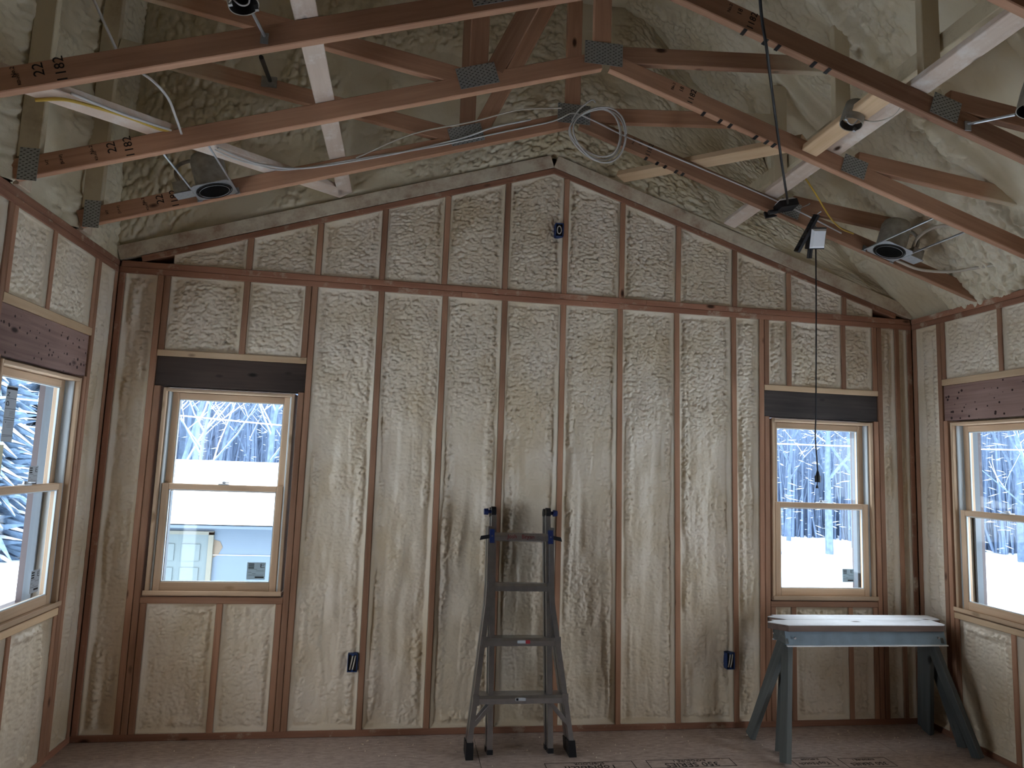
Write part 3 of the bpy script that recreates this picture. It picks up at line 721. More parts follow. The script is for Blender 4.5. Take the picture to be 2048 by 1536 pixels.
staples(TY[0], (1.33, 1.40, 1.45, 1.52, 1.56), 'the chord next to the gable')

# ------------------------------------------------------------------ recessed light cans
def six_inch_can(label, cx, cy, side, bar_x, boxside):
    """open ring down, housing up, sliding bars running between two trusses"""
    an = math.atan(SL)*(1 if side < 0 else -1)
    t = thing('recessed_light', label, 'light fixture', (cx, cy, zline(cx)), group='large recessed light cans')
    Mx = frame((cx, cy, zline(cx)+.006), (math.cos(an), 0, math.sin(an)), (0, 1, 0))
    n = 28; mb = MB()
    ring = []
    for i in range(n):
        a = 2*math.pi*i/n; ring.append((math.cos(a), math.sin(a)))
    vs = [(-.095, -.095, 0), (.095, -.095, 0), (.095, .095, 0), (-.095, .095, 0)]
    # mounting plate with a round hole
    pv = []; pf = []
    for i, (c, s) in enumerate(ring):
        k = .098/max(abs(c), abs(s)); pv += [(c*.084, s*.084, 0), (c*k, s*k, 0), (c*.084, s*.084, .004), (c*k, s*k, .004)]
    for i in range(n):
        a, b = 4*i, 4*((i+1) % n); pf += [[a, a+1, b+1, b], [a+2, b+2, b+3, a+3], [a+1, a+3, b+3, b+1]]
    MB().add(pv, pf).build('mounting_plate', 'steel', t, Mx)
    def lathe(prof, mat, nm, smooth=True):
        vv, ff = [], []
        for r, z in prof: vv += [(c*r, s*r, z) for c, s in ring]
        for j in range(len(prof)-1):
            for i in range(n): ff.append([j*n+i, j*n+(i+1) % n, (j+1)*n+(i+1) % n, (j+1)*n+i])
        return MB().add(vv, ff).build(nm, mat, t, Mx, smooth)
    lathe([(.086, -.006), (.090, -.004), (.088, .002), (.080, .006)], 'can_black', 'trim_ring')
    lathe([(.0725, -.007), (.0745, -.0065), (.0725, -.005)], 'steel', 'inner_rim')
    lathe([(.083, 0), (.083, .10), (.082, .165), (.074, .187), (.055, .197), (.0, .20)], 'can_steel', 'housing')
    lathe([(.080, -.002), (.079, .14), (.05, .16), (0, .162)], 'can_black', 'reflector')
    for bx in (-.098, .098):
        mb = MB().box((bx-.0035, bar_x[0]-cy, .001), (bx+.0035, bar_x[1]-cy, .010)); mb.build('hanger_bar', 'steel', t, Mx)
        MB().box((bx-.012, bar_x[1]-cy-.004, -.006), (bx+.012, bar_x[1]-cy, .03)).build('bar_bracket', 'steel', t, Mx)
    sx = boxside
    jb = MB().box((min(sx*.115, sx*.185), -.05, .006), (max(sx*.115, sx*.185), .02, .065)); jb.build('junction_box', 'can_steel', t, Mx)
    MB().box((min(sx*.10, sx*.19), -.055, -.001), (max(sx*.10, sx*.19), .025, .003)).build('box_cover', 'steel', t, Mx)
    pts = smooth_path([(sx*.15, -.01, .06), (sx*.165, 0, .12), (sx*.15, .01, .17), (sx*.10, .01, .185), (sx*.06, .01, .18)], 6)
    MB().tube(pts, .009, 8).build('flex_conduit', 'can_steel', t, Mx, True)
    return t
six_inch_can('large recessed light can with metal bars on the left, before the gable', -1.048, 3.635, -1, (3.155, 3.724), -1)
six_inch_can('large recessed light can with metal bars on the right, past the work lights', 2.825, 3.62, 1, (3.155, 3.724), 1)

def four_inch_can(label, c, h, bar_to, wire=True, r=.050):
    t = thing('light_can', label, 'light fixture', c, group='small open light cans')
    n = 24; ring = [(math.cos(2*math.pi*i/n), math.sin(2*math.pi*i/n)) for i in range(n)]
    an = math.atan(SL)*(1 if c[0] < APX else -1); Mx = frame(c, (math.cos(an), 0, math.sin(an)), (0, 1, 0))
    def lathe(prof, mat, nm):
        vv, ff = [], []
        for rr, z in prof: vv += [(q*rr, s*rr, z) for q, s in ring]
        for j in range(len(prof)-1):
            for i in range(n): ff.append([j*n+i, j*n+(i+1) % n, (j+1)*n+(i+1) % n, (j+1)*n+i])
        MB().add(vv, ff).build(nm, mat, t, Mx, True)
    lathe([(r*.95, 0), (r, -.002), (r+.001, .002), (r+.001, h*.6), (r-.002, h), (0, h)], 'can_steel', 'shell')
    lathe([(r*.95, 0), (r*.95, h*.97), (0, h*.97)], 'can_black', 'inner_wall')
    for a in (.6, 3.6):
        q, s = math.cos(a), math.sin(a)
        MB().box((q*r*.9-.006, s*r*.9-.006, -.006), (q*r*.9+.006, s*r*.9+.006, .012)).build('spring_clip', 'steel', t, Mx)
    MB().tube(smooth_path([(-.03, .0, .03), (-.01, .012, .012), (.018, .010, .015), (.03, -.01, .06)], 5), .003, 6).build('socket_lead', 'white_cable', t, Mx, True)
    if bar_to:
        a = V(bar_to[0]); b = V(bar_to[1])
        MB().tube([a, b], .006, 6).build('hanger_bar', 'steel', t, None)
        MB().box((b.x-.014, b.y-.004, b.z-.03), (b.x+.014, b.y+.001, b.z+.012)).build('bar_bracket', 'steel', t, None)
    return t
c1 = (-.612, 2.262, zline(-.612)+.004)
four_inch_can('small open light can hanging at the top left on a steel bar', c1, .17, ((-.600, 2.315, c1[2]+.02), (-.594, 2.500, zline(-.594)+.045)))
c2 = (2.425, 2.275, zline(2.425)+.012)
four_inch_can('small open light can at the right edge on a steel bar', c2, .15, ((2.405, 2.325, c2[2]+.01), (2.345, 2.500, zline(2.345)+.035)))
c3 = (1.962, 2.745, zline(1.962)-.012)
four_inch_can('small open metal can against the pine block', c3, .105, None)

def loose_bar():
    a, b = V((-.835, 3.715, 3.660)), V((-.760, 3.165, 3.470))
    t = thing('hanger_bar', 'dark hanger bar bracketed to the web above the second left chord', 'bracket', tuple(a))
    MB().tube([a, b], .011, 6).build('bar', 'can_black', t)
    MB().box((a.x-.045, a.y-.006, a.z-.035), (a.x+.035, a.y+.008, a.z+.022)).build('bracket_plate', 'can_steel', t)
loose_bar()
# ------------------------------------------------------------------ cables
def cable(name, label, pts, r, mat, cat='cable', n=6, seg=7, group=None):
    o = MB().tube(smooth_path(pts, seg), r, n).build(name, mat, smooth=True); tag(o, label, cat, group); return o
ya = TY[0]-.026
def onA(x, d): return (x, ya, zline(x)+d)
cable('white_cable', 'white cable clipped along the left chord nearest the gable', [(-.979, 3.345, 3.074), (-.918, 3.476, 3.094), (-.825, 3.600, 3.124), (-.70, ya-.01, zline(-.70)+.075), onA(-.3, .06), onA(.1, .045), onA(.45, .05), onA(.75, .055), (.86, ya-.012, zline(.86)+.075), (.96, ya-.01, zline(.96)+.07), onA(1.2, .065), onA(1.6, .07), onA(2.0, .075), onA(2.3, .07), onA(2.58, .05)], .0046, 'white_cable')
cable('white_cable', 'second white cable lying beside the clipped one on the left chord', [(-.965, 3.345, 3.085), (-.90, 3.476, 3.105), (-.81, 3.600, 3.130), (-.62, ya-.012, zline(-.62)+.065), onA(-.2, .05), onA(.2, .060), (.40, ya-.008, zline(.40)+.085), (.62, ya-.004, zline(.62)+.09)], .0055, 'white_cable')
cable('grey_cable', 'thin dusty cable crossing the webs left of the apex', [onA(-.35, .07), (-.05, ya-.01, 3.44), (.28, ya-.012, 3.55), (.55, ya+.0, 3.66), (.80, ya-.004, 3.70)], .0042, 'grey_cable')
def coil():
    t = thing('cable_coil', 'loose coil of white cable hanging from the apex connector plate', 'cable', (.99, ya-.01, 3.44))
    for k, (dx, dz, rx, rz, tl) in enumerate(((0, 0, .158, .150, .0), (.012, -.006, .168, .158, .25), (-.004, .004, .150, .145, -.2), (.022, -.002, .160, .166, .45))):
        pts = [(1.005+dx+rx*math.cos(a), ya-.012-.006*k, 3.572+dz-.01+rz*math.sin(a)+.02*math.sin(2*a+tl)) for a in [2*math.pi*i/40 for i in range(41)]]
        MB().tube(pts, .0048, 6).build('loop', 'white_cable', t, None, True)
    MB().tube(smooth_path([(.86, ya-.02, 3.62), (.90, ya-.03, 3.69), (.97, ya-.03, 3.755), (1.0, ya-.02, 3.75)], 6), .0048, 6).build('tail', 'white_cable', t, None, True)
coil()
cable('yellow_cable', 'yellow cable running along the diagonal brace at upper left', [(-1.450, 2.709, 2.925), (-1.361, 2.738, 2.953), (-1.279, 2.839, 2.980), (-1.208, 2.945, 3.003), (-1.135, 3.074, 3.027), (-1.10, 3.105, 3.044)], .007, 'yellow_cable')
cable('white_cable', 'white cable beside the yellow one on the diagonal brace', [(-1.324, 2.700, 2.962), (-1.236, 2.868, 2.990), (-1.153, 3.008, 3.018), (-1.10, 3.105, 3.042)], .006, 'white_cable')
cable('white_cable', 'white cable bowing down from the top left foam to the second truss', [(-1.316, 2.750, 3.402), (-1.258, 2.780, 3.282), (-1.198, 2.800, 3.179), (-1.099, 2.840, 3.126), (-1.061, 2.920, 3.099), (-1.053, 3.000, 3.064), (-1.053, 3.100, 3.027)], .0055, 'white_cable')
cable('yellow_cable', 'thin yellow cable slanting down to the right chord by the work lights', [(2.25, 3.60, 3.40), (2.35, 3.62, 3.29), (2.46, 3.66, 3.18), (2.56, 3.70, 3.13), (2.66, ya, zline(2.66)+.08)], .005, 'yellow_cable')
cable('grey_cable', 'foam coated cable swinging from the right can to the right wall', [onA(2.95, .03), onA(3.10, .035), (3.24, 3.66, 2.90), (3.34, 3.58, 2.905), (3.40, 3.45, 2.90), (3.43, 3.30, 2.88)], .009, 'grey_cable')
cable('grey_cable', 'foam coated cable rising from the right can housing', [(2.96, 3.60, 2.99), (2.975, 3.57, 3.06), (3.03, 3.52, 3.11), (3.12, 3.45, 3.12)], .010, 'grey_cable')
cable('grey_cable', 'curling grey wire beside the small open can', [(2.01, 2.72, 3.26), (2.04, 2.68, 3.235), (2.08, 2.62, 3.235), (2.09, 2.56, 3.27), (2.085, 2.53, 3.30)], .0035, 'grey_cable')

# ------------------------------------------------------------------ work lights and their cords
def work_light(label, world, folded):
    t = tag(link('work_light', None, world=world), label, 'lamp', 'hanging work lights')
    mb = MB().box((-.035, -.020, -.045), (.035, .012, .045)); mb.build('lamp_body', 'black', t, world)
    # bevelled white lens
    q = .034
    MB().add([(-q, -.020, -.040), (q, -.020, -.040), (q, -.020, .040), (-q, -.020, .040), (-.026, -.032, -.032), (.026, -.032, -.032), (.026, -.032, .032), (-.026, -.032, .032)],
             [(0, 1, 5, 4), (1, 2, 6, 5), (2, 3, 7, 6), (3, 0, 4, 7), (4, 5, 6, 7)]).build('lens', 'lens', t, world)
    st = Matrix.Rotation(folded, 4, 'Y')
    sm = MB().box((-.052, -.016, -.085), (-.040, .016, .085))
    for k in range(6): sm.box((-.056, -.010, -.070+.024*k), (-.052, .010, -.060+.024*k))
    sm.build('ribbed_stand', 'black', t, world @ st)
    MB().cyl((-.01, .01, -.045), (-.01, .01, -.085), .011, n=12).build('knob', 'black', t, world)
    MB().tube([(.0, .0, .045), (-.02, .01, .075), (.012, .012, .105), (.02, .01, .11)], .0028, 6).build('hanging_hook', 'steel', t, world)
    return t
work_light('black work light with a white lens hanging lower under the right chord', Matrix.Translation((2.352, 3.64, 3.028)) @ Matrix.Rotation(math.radians(-6), 4, 'Y') @ Matrix.Rotation(math.radians(22), 4, 'X') @ Matrix.Scale(1.4, 4), math.radians(26))
work_light('black work light lying flat under the right chord where the cord ends', Matrix.Translation((2.195, 3.69, 3.225)) @ Matrix.Rotation(math.radians(-14), 4, 'Y') @ Matrix.Rotation(math.radians(262), 4, 'X') @ Matrix.Rotation(math.radians(90), 4, 'Y') @ Matrix.Scale(1.3, 4), math.radians(8))
cable('power_cord', 'long black power cord hanging from the ceiling to the upper work light', [(1.310, 2.380, 3.543), (1.348, 2.430, 3.464), (1.392, 2.475, 3.378), (1.478, 2.600, 3.341), (1.642, 2.850, 3.333), (1.785, 3.050, 3.243), (1.892, 3.200, 3.187), (2.090, 3.500, 3.200), (2.195, 3.670, 3.235)], .0065, 'black', 'cord', 8)
def drop_cord():
    t = thing('drop_cord', 'black cord hanging straight down from the lower work light to a plug', 'cord', (2.36, 3.66, 1.58))
    MB().tube(smooth_path([(2.372, 3.665, 2.97), (2.368, 3.664, 2.6), (2.360, 3.662, 2.2), (2.356, 3.662, 1.98), (2.350, 3.662, 1.85), (2.358, 3.662, 1.72), (2.362, 3.662, 1.645)], 8), .0042, 8).build('cord', 'black', t, None, True)
    MB().cyl((2.362, 3.662, 1.648), (2.362, 3.662, 1.622), .006, .012, 12).cyl((2.362, 3.662, 1.622), (2.362, 3.662, 1.585), .0165, .0165, 12).build('plug', 'black', t, None, False)
    MB().cyl((2.360, 3.662, 1.585), (2.358, 3.662, 1.568), .002, .002, 6).cyl((2.357, 3.662, 1.568), (2.357, 3.662, 1.550), .004, .009, 8).build('pull_tab', 'black', t, None)
drop_cord()

# ------------------------------------------------------------------ outlet boxes
def outlet_box(label, x0, x1, z0, z1, coil_in):
    t = thing('outlet_box', label, 'electrical box', ((x0+x1)/2, D, z0), group='blue electrical boxes on studs')
    w = .0035; y0, y1 = D-.012, D+.055
    MB().box((x0, y0, z0), (x0+w, y1, z1)).box((x1-w, y0, z0), (x1, y1, z1)).box((x0, y0, z0), (x1, y1, z0+w)).box((x0, y0, z1-w), (x1, y1, z1)).build('box_wall', 'bluebox', t)
    MB().box((x0+w, D+.001, z0+w), (x1-w, D+.004, z1-w)).build('box_back', 'can_black', t)
    cx, cz = (x0+x1)/2, (z0+z1)/2
    if coil_in:
        pts = [(cx+.014*math.cos(a), D-.006+.002*math.sin(a*2), cz+.026*math.sin(a)) for a in [2*math.pi*i/20 for i in range(21)]]
        MB().tube(pts, .0035, 6).build('wire', 'grey_cable', t, None, True)
    else:
        for dx in (-.012, .004): MB().tube(smooth_path([(cx+dx+.012, D-.003, z1-.012), (cx+dx+.006, D-.006, cz), (cx+dx-.002, D-.003, z0+.012)], 5), .004, 6).build('wire', 'grey_cable', t, None, True)
        MB().box((cx-.006, D-.011, z0+.003), (cx+.006, D-.003, z0+.012)).box((cx-.006, D-.011, z1-.012), (cx+.006, D-.003, z1-.003)).build('mounting_ear', 'bluebox', t)
outlet_box('blue electrical box low on the wall, left of the ladder', -.262, -.206, .368, .472, False)
outlet_box('blue electrical box low on the wall beside the sawhorses', 2.122, 2.176, .364, .468, False)
outlet_box('blue electrical box high under the gable peak', .912, .964, 3.132, 3.222, True)

# ------------------------------------------------------------------ ladder
def ladder():
    base = V((.735, 3.955, 0)); tilt = math.atan(.145)
    world = Matrix.Translation(base) @ Matrix.Rotation(-tilt, 4, 'X')
    t = tag(link('folding_ladder', None, world=world), 'folded aluminium step ladder leaning against the studs', 'ladder')
    def channel(nm, path, w, dp, y, mat='alu'):
        """open aluminium rail following a path in the ladder's plane"""
        mb = MB(); b0 = 0
        n = len(path); vs = []
        prof = [(-w/2, 0), (w/2, 0), (w/2, dp), (w/2-.004, dp), (w/2-.004, .004), (-w/2+.004, .004), (-w/2+.004, dp), (-w/2, dp)]
        for (x, z) in path: vs += [(x+a, y+b, z) for a, b in prof]
        fs = []
        for i in range(n-1):
            for k in range(8): fs.append([i*8+k, i*8+(k+1) % 8, (i+1)*8+(k+1) % 8, (i+1)*8+k])
        fs += [[7, 6, 5, 4, 3, 2, 1, 0], [8*(n-1)+k for k in range(8)]]
        return mb.add(vs, fs).build(nm, mat, t, world)
    for half, yo in (('front', 0.0), ('rear', .075)):
        for s in (-1, 1):
            cx = -.012
            channel('flared_rail', [(s*.292, .055), (s*.192+cx, .82), (s*.187+cx, .93), (s*.187+cx, 1.262)], .028, .055, yo)
            MB().prism([(s*.292-.019, .0), (s*.292+.024, .0), (s*.288+.020, .085), (s*.288-.020, .085)], yo-.006, yo+.060).build('rubber_foot', 'black', t, world)
            channel('straight_rail', [(s*.172+cx*.2, .035), (s*.166+cx, 1.335)], .030, .04, yo+.010)
            MB().box((s*.172-.016+cx*.2, yo+.006, .02), (s*.172+.016+cx*.2, yo+.055, .045)).build('end_cap', 'black', t, world)
            hx = s*.168+cx
            MB().cyl((hx-.014, yo+.03, 1.352), (hx+.014, yo+.03, 1.352), .030, n=20).build('hinge_disc', 'black', t, world)
            if half == 'front':
                MB().cyl((hx+s*.014, yo+.03, 1.35), (hx+s*.032, yo+.03, 1.35), .011, n=12).cyl((hx+s*.032, yo+.03, 1.35), (hx+s*.058, yo+.03, 1.35), .020, .018, 14).build('hinge_knob', 'blue', t, world)
                MB().box((s*.178+cx-.014, -.012, 1.165), (s*.178+cx+.014, .03, 1.245)).build('lock_bracket', 'blue', t, world)
                MB().cyl((s*.178+cx, -.014, 1.205), (s*.178+cx, -.010, 1.205), .005, n=10).build('rivet', 'alu', t, world)
                MB().add([(s*.192+cx, -.002, 1.192), (s*.192+cx, .012, 1.192), (s*.192+cx, -.002, 1.214), (s*.192+cx, .012, 1.214), (s*.250+cx, 0, 1.180), (s*.250+cx, .010, 1.180), (s*.244+cx, 0, 1.205), (s*.244+cx, .010, 1.205)],
                         [(0, 1, 5, 4), (2, 6, 7, 3), (0, 4, 6, 2), (1, 3, 7, 5), (4, 5, 7, 6), (0, 2, 3, 1)]).build('lock_tab', 'black', t, world)
        for z, hw in ((1.205, .165), (.915, .176), (.612, .214), (.305, .256)):
            c = -.012 if z > .8 else -.004
            poly = [(yo-.004, z-.024), (yo-.006, z+.004), (yo, z+.020), (yo+.05, z+.024), (yo+.05, z+.016), (yo+.004, z+.010), (yo+.002, z-.018), (yo+.045, z-.020), (yo+.045, z-.026)]
            mb = MB(); n = len(poly)
            mb.add([(c-hw, a, b) for a, b in poly] + [(c+hw, a, b) for a, b in poly], [list(range(n)), list(range(2*n-1, n-1, -1))] + [[i, i+n, (i+1) % n+n, (i+1) % n] for i in range(n)])
            rg = mb.build('rung', 'alu', t, world)
            if half == 'front':
                for s in (-1, 1):
                    if z < 1.2: MB().box((c+s*hw-.018, yo-.008, z-.030), (c+s*hw+.018, yo+.0, z+.027)).build('rung_end', 'alu', rg, world)
                if z > 1.2:
                    text('lettering', 'Josh   Bryan', .034, 'redink', rg, world @ frame((-.015, -.0075, 1.204), (1, 0, 0), (0, 0, 1)))
                if abs(z-.612) < .01:
                    MB().box((-.030, yo-.0075, z-.010), (.018, yo-.0045, z+.008)).build('label', 'paper', rg, world); MB().box((.018, yo-.0078, z-.011), (.045, yo-.0045, z+.009)).build('label', 'bluestrip', rg, world)
                if abs(z-.305) < .01:
                    MB().box((-.035, yo-.0075, z-.008), (.022, yo-.0045, z+.008)).build('label', 'paper', rg, world); MB().box((-.033, yo-.0079, z-.006), (-.020, yo-.0044, z+.006)).build('label', 'black', rg, world)
        for s in (-1, 1):
            a, b = V((s*.275, yo+.004, .165)), V((s*.165, yo+.004, .285))
            board('corner_brace', world @ a, world @ b, .022, .006, 'alu', t, world.to_3x3() @ V((0, 0, 1)), .001)
ladder()

# ------------------------------------------------------------------ sawhorses
def sawhorse(label, yc, x0, x1, fy, fx):
    """fy = the two foot lines, fx = the two foot positions along x"""
    t = thing('sawhorse', label, 'sawhorse', ((x0+x1)/2, yc, 0), group='pair of sawhorses pushed together')
    top = .735; tk = .036; w = .069
    # top board with a ragged chamfered end
    def plan(z): return [(x0-.035, yc+w*.25, z), (x0-.005, yc-w*.2, z), (x0+.035, yc-w*.75, z), (x0+.05, yc-w, z), (x1-.03, yc-w, z), (x1-.004, yc-w*.78, z), (x1, yc-w*.4, z), (x1, yc+w, z), (x0+.02, yc+w, z), (x0+.025, yc+w*.6, z), (x0-.005, yc+w*.5, z)]
    pl = plan(0); n = len(pl)
    vs = plan(top-tk) + plan(top-.002); fs = [list(range(n-1, -1, -1))] + [[i, (i+1) % n, (i+1) % n+n, i+n] for i in range(n)]
    MB().add(vs, fs).build('board_edge', 'horse_edge', t)
    MB().add(plan(top-.002)+plan(top+.0015), [list(range(n-1, -1, -1)), list(range(n, 2*n))] + [[i, (i+1) % n, (i+1) % n+n, i+n] for i in range(n)]).build('board_top', 'horse_top', t)
    for s, f in ((-1, fy[0]), (1, fy[1])):
        yt = yc+s*.052; k = (f-yt)/(top-tk)
        # side rail, splayed like the legs, with a bottom flange
        za, zb = .622, top-tk; ya_, yb_ = yt+k*(top-tk-za), yt
        poly = [(ya_, za), (yb_, zb), (yb_-s*.018, zb), (ya_-s*.018, za)]
        mb = MB(); X0, X1 = x0+.035, x1-.012
        mb.add([(X0, a, b) for a, b in poly] + [(X1, a, b) for a, b in poly], [[0, 1, 2, 3], [7, 6, 5, 4]] + [[i, i+4, (i+1) % 4+4, (i+1) % 4] for i in range(4)])
        rl = mb.build('side_rail', 'horse_rail', t)
        MB().box((X0, min(ya_, ya_+s*.014), za-.006), (X1, max(ya_, ya_+s*.014), za)).build('rail_flange', 'horse_top', rl)
        for bx in (X0+.05, X1-.06): MB().cyl((bx, (ya_+yb_)/2+s*.012+k*.0, .665), (bx, (ya_+yb_)/2+s*.020, .663), .007, n=8).build('bolt', 'steel', rl)
        for xt, xf in ((x0+.085, fx[0]), (x1-.085, fx[1])):
            board('leg', (xt, yt-s*.062+k*.02, top-tk-.015), (xf, f-s*.040, .014), .072, .034, 'horse_leg', t, (0, 1, 0))
    for x in (x0+.030, x1-.048):
        MB().add([(x, yc-.075, .63), (x, yc+.075, .63), (x, yc+.045, top-tk), (x, yc-.045, top-tk), (x+.018, yc-.075, .63), (x+.018, yc+.075, .63), (x+.018, yc+.045, top-tk), (x+.018, yc-.045, top-tk)],
                 [(0, 1, 2, 3), (7, 6, 5, 4), (0, 4, 5, 1), (1, 5, 6, 2), (2, 6, 7, 3), (3, 7, 4, 0)]).build('end_gusset', 'horse_leg', t)
    return t
sawhorse('front sawhorse with a dusty white top board and grey rail', 3.955, 2.255, 3.362, (3.722, 4.195), (2.205, 3.425))
sawhorse('rear sawhorse tucked behind the front one by the window', 4.098, 2.335, 3.450, (3.868, 4.275), (2.262, 3.462))

# ------------------------------------------------------------------ prints on the floor sheets
def floor_print(x, y, w, h, s, size, s2):
    for o in [o for o in bpy.data.objects if o.parent == floor]:
        pass
    Mx = frame((x, y, .0006), (-1, 0, 0), (0, -1, 0))
    mb = MB(); e = .004
    mb.box((-w/2, -h/2, 0), (w/2, -h/2+e, .0003)).box((-w/2, h/2-e, 0), (w/2, h/2, .0003)).box((-w/2, -h/2, 0), (-w/2+e, h/2, .0003)).box((w/2-e, -h/2, 0), (w/2, h/2, .0003))
    mb.build('floor_print', 'ink', floor, Mx)
    text('floor_print', s, size, 'ink', floor, Mx @ Matrix.Translation((0, .015, 0)))
    text('floor_print', s2, size*.5, 'ink', floor, Mx @ Matrix.Translation((0, -h*.32, 0)))
floor_print(1.10, 3.835, .50, .10, 'TopNotch', .070, 'SUBFLOOR')
floor_print(1.68, 3.835, .50, .10, '350 SERIES', .070, 'EXPOSURE 1')
floor_print(2.40, 3.800, .24, .12, 'TopNotch', .045, 'SUBFLOOR')
floor_print(2.72, 3.775, .30, .12, '350 SERIES', .050, 'EXPOSURE 1')
# crumbs of trimmed foam on the floor
rc = random.Random(3); 
def crumb_mesh():
    mb = MB()
    for i in range(260):
        x = rc.uniform(XL+.1, XR-.1); y = D-.05-abs(rc.gauss(0, .22)); r = rc.uniform(.002, .006)
        if y < 3.4: continue
        a = rc.uniform(0, 6.28); mb.add([(x+r*math.cos(a), y+r*math.sin(a), 0), (x+r*math.cos(a+2.1), y+r*math.sin(a+2.1), 0), (x+r*math.cos(a+4.2), y+r*math.sin(a+4.2), 0), (x, y, r*.9)], [(0, 1, 3), (1, 2, 3), (2, 0, 3), (0, 2, 1)])
    o = mb.build('foam_crumbs', 'foam'); tag(o, 'small crumbs of cut foam strewn along the wall', 'debris', kind='stuff')
crumb_mesh()

# ------------------------------------------------------------------ outdoors
GZ = -1.4
def ground():
    xs = np.linspace(-90, 90, 121); ys = np.linspace(-60, 120, 121); x, y = np.meshgrid(xs, ys, indexing='xy')
    r = np.sqrt((x-1)**2+(y-2)**2); z = GZ + .12*(fbm(x*.15, y*.15, 9, 3)-.5) + 7.0*sstep(34, 75, r)
    idx = np.arange(121*121).reshape(121, 121); q = np.stack([idx[:-1, :-1], idx[:-1, 1:], idx[1:, 1:], idx[1:, :-1]], -1).reshape(-1, 4)
    tag(link('snow_ground', mesh_np('snow_ground', np.stack([x, y, z], -1).reshape(-1, 3), q, True), 'ground_snow'), 'open snow covered ground around the house', kind='structure')
ground()
def garage():
    Y0, Y1 = 11.0, 15.5; X0, X1 = -4.35, 1.2
    t = thing('garage', 'pale garage with deep snow on its roof outside the gable window', 'building', ((X0+X1)/2, Y0, GZ))
    MB().box((X0, Y0, GZ), (X1, Y1, .56)).build('wall', 'siding', t)
    for z in np.arange(-1.1, .5, .40): MB().box((X0-.01, Y0-.012, z), (X1+.01, Y0, z+.008)).build('siding_joint', 'win_liner', t)
    MB().box((X0-.2, Y0-.30, .52), (X1+.2, Y1+.2, .56)).build('soffit', 'siding', t)
    # snow blanket with a rounded eave
    prof = [(Y0-.34, .58), (Y0-.40, .68), (Y0-.36, .80), (Y0-.15, .92), (Y0+.6, 1.10), (Y0+2.2, 1.40), (Y0+3.2, 1.46), (Y1+.4, .9), (Y1+.3, .56)]
    vs = [(X0-.3, a, b) for a, b in prof] + [(X1+.3, a, b) for a, b in prof]; n = len(prof)
    MB().add(vs, [[i, i+n, (i+1) % n+n, (i+1) % n] for i in range(n)] + [list(range(n)), list(range(2*n-1, n-1, -1))]).build('roof_snow', 'snow', t)
    d = MB().box((-3.66, Y0-.03, GZ), (-2.80, Y0-.005, .40)).build('door', 'door_paint', t)
    mb = MB()
    for xa in (-3.53, -3.17):
        for za, zb in ((.02, .26), (-.75, -.08), (-1.3, -.85)): mb.box((xa, Y0-.045, za), (xa+.26, Y0-.030, zb))
    mb.build('door_panels', 'door_paint', d)
    MB().box((-2.80, Y0-.05, GZ), (-2.73, Y0, .44)).box((-3.74, Y0-.05, .40), (-2.73, Y0, .45)).build('door_trim', 'door_trim', t)
    MB().add([(-2.73, Y0-.006, .33), (-2.64, Y0-.006, .30), (-2.60, Y0-.006, .22), (-2.66, Y0-.006, .10), (-2.73, Y0-.006, .06)], [(0, 1, 2, 3, 4)]).build('bare_patch', 'osb_patch', t)
garage()

def grow(rng, trunk_h, r0, spread, levels, droop=0.0, lean=V((0, 0, 0))):
    wood_, snow_ = MB(), MB()
    def limb(p, d, ln, r, lv):
        pts = [p]; dd = d.copy(); k = 5 if lv == 0 else 4
        for i in range(k):
            dd = (dd + V((rng.uniform(-1, 1), rng.uniform(-1, 1), rng.uniform(-.6, .6)))*.14 + V((0, 0, .03-droop*lv*.08))).normalized()
            pts.append(pts[-1]+dd*ln/k)
        rad = [r*(1-.75*i/k) for i in range(k+1)]
        wood_.tube(pts, rad, 5 if lv < 2 else 3)
        if lv >= 1 and r < .040: snow_.tube([q+V((0, 0, rr*.8+.004)) for q, rr in zip(pts, rad)], [rr*.6+.006 for rr in rad], 3)
        if lv < levels:
            for i in range(rng.randint(3, 5) if lv else rng.randint(6, 9)):
                f = rng.uniform(.3 if lv else .25, 1); j = min(int(f*k), k-1); q = pts[j].lerp(pts[j+1], f*k-j)
                a = rng.uniform(0, 6.283); out = V((math.cos(a), math.sin(a), rng.uniform(.05, .9)))*spread + dd*.8
                limb(q, out.normalized(), ln*rng.uniform(.35, .6), r*(1-.7*f)*.55, lv+1)
    limb(V((0, 0, 0)), (V((0, 0, 1))+lean).normalized(), trunk_h, r0, 0)
    return wood_, snow_
def tree_proto(seed, h, r, spread, lv):
    w, s = grow(random.Random(seed), h, r, spread, lv)
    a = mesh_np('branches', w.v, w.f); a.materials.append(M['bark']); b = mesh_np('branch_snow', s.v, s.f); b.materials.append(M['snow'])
    return a, b
def near_proto(seed):
    w, s_ = grow(random.Random(seed), 6.5, .085, 1.25, 3)
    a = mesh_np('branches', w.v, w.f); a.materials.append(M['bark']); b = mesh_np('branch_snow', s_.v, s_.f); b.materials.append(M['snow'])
    return a, b
PROT = [tree_proto(11, 9, .16, 1.0, 2), tree_proto(12, 11, .13, .8, 2), tree_proto(13, 7, .10, 1.2, 2), tree_proto(14, 10, .20, .9, 2), near_proto(31), near_proto(32)]
def put_tree(k, x, y, z, s, rz, label, group, name='bare_tree'):
    o = tag(link(name, PROT[k][0], world=Matrix.Translation((x, y, z)) @ Matrix.Rotation(rz, 4, 'Z') @ Matrix.Scale(s, 4)), label, 'tree', group)
    c = bpy.data.objects.new('branch_snow', PROT[k][1]); COL.objects.link(c); c.parent = o
    return o
rt = random.Random(21)
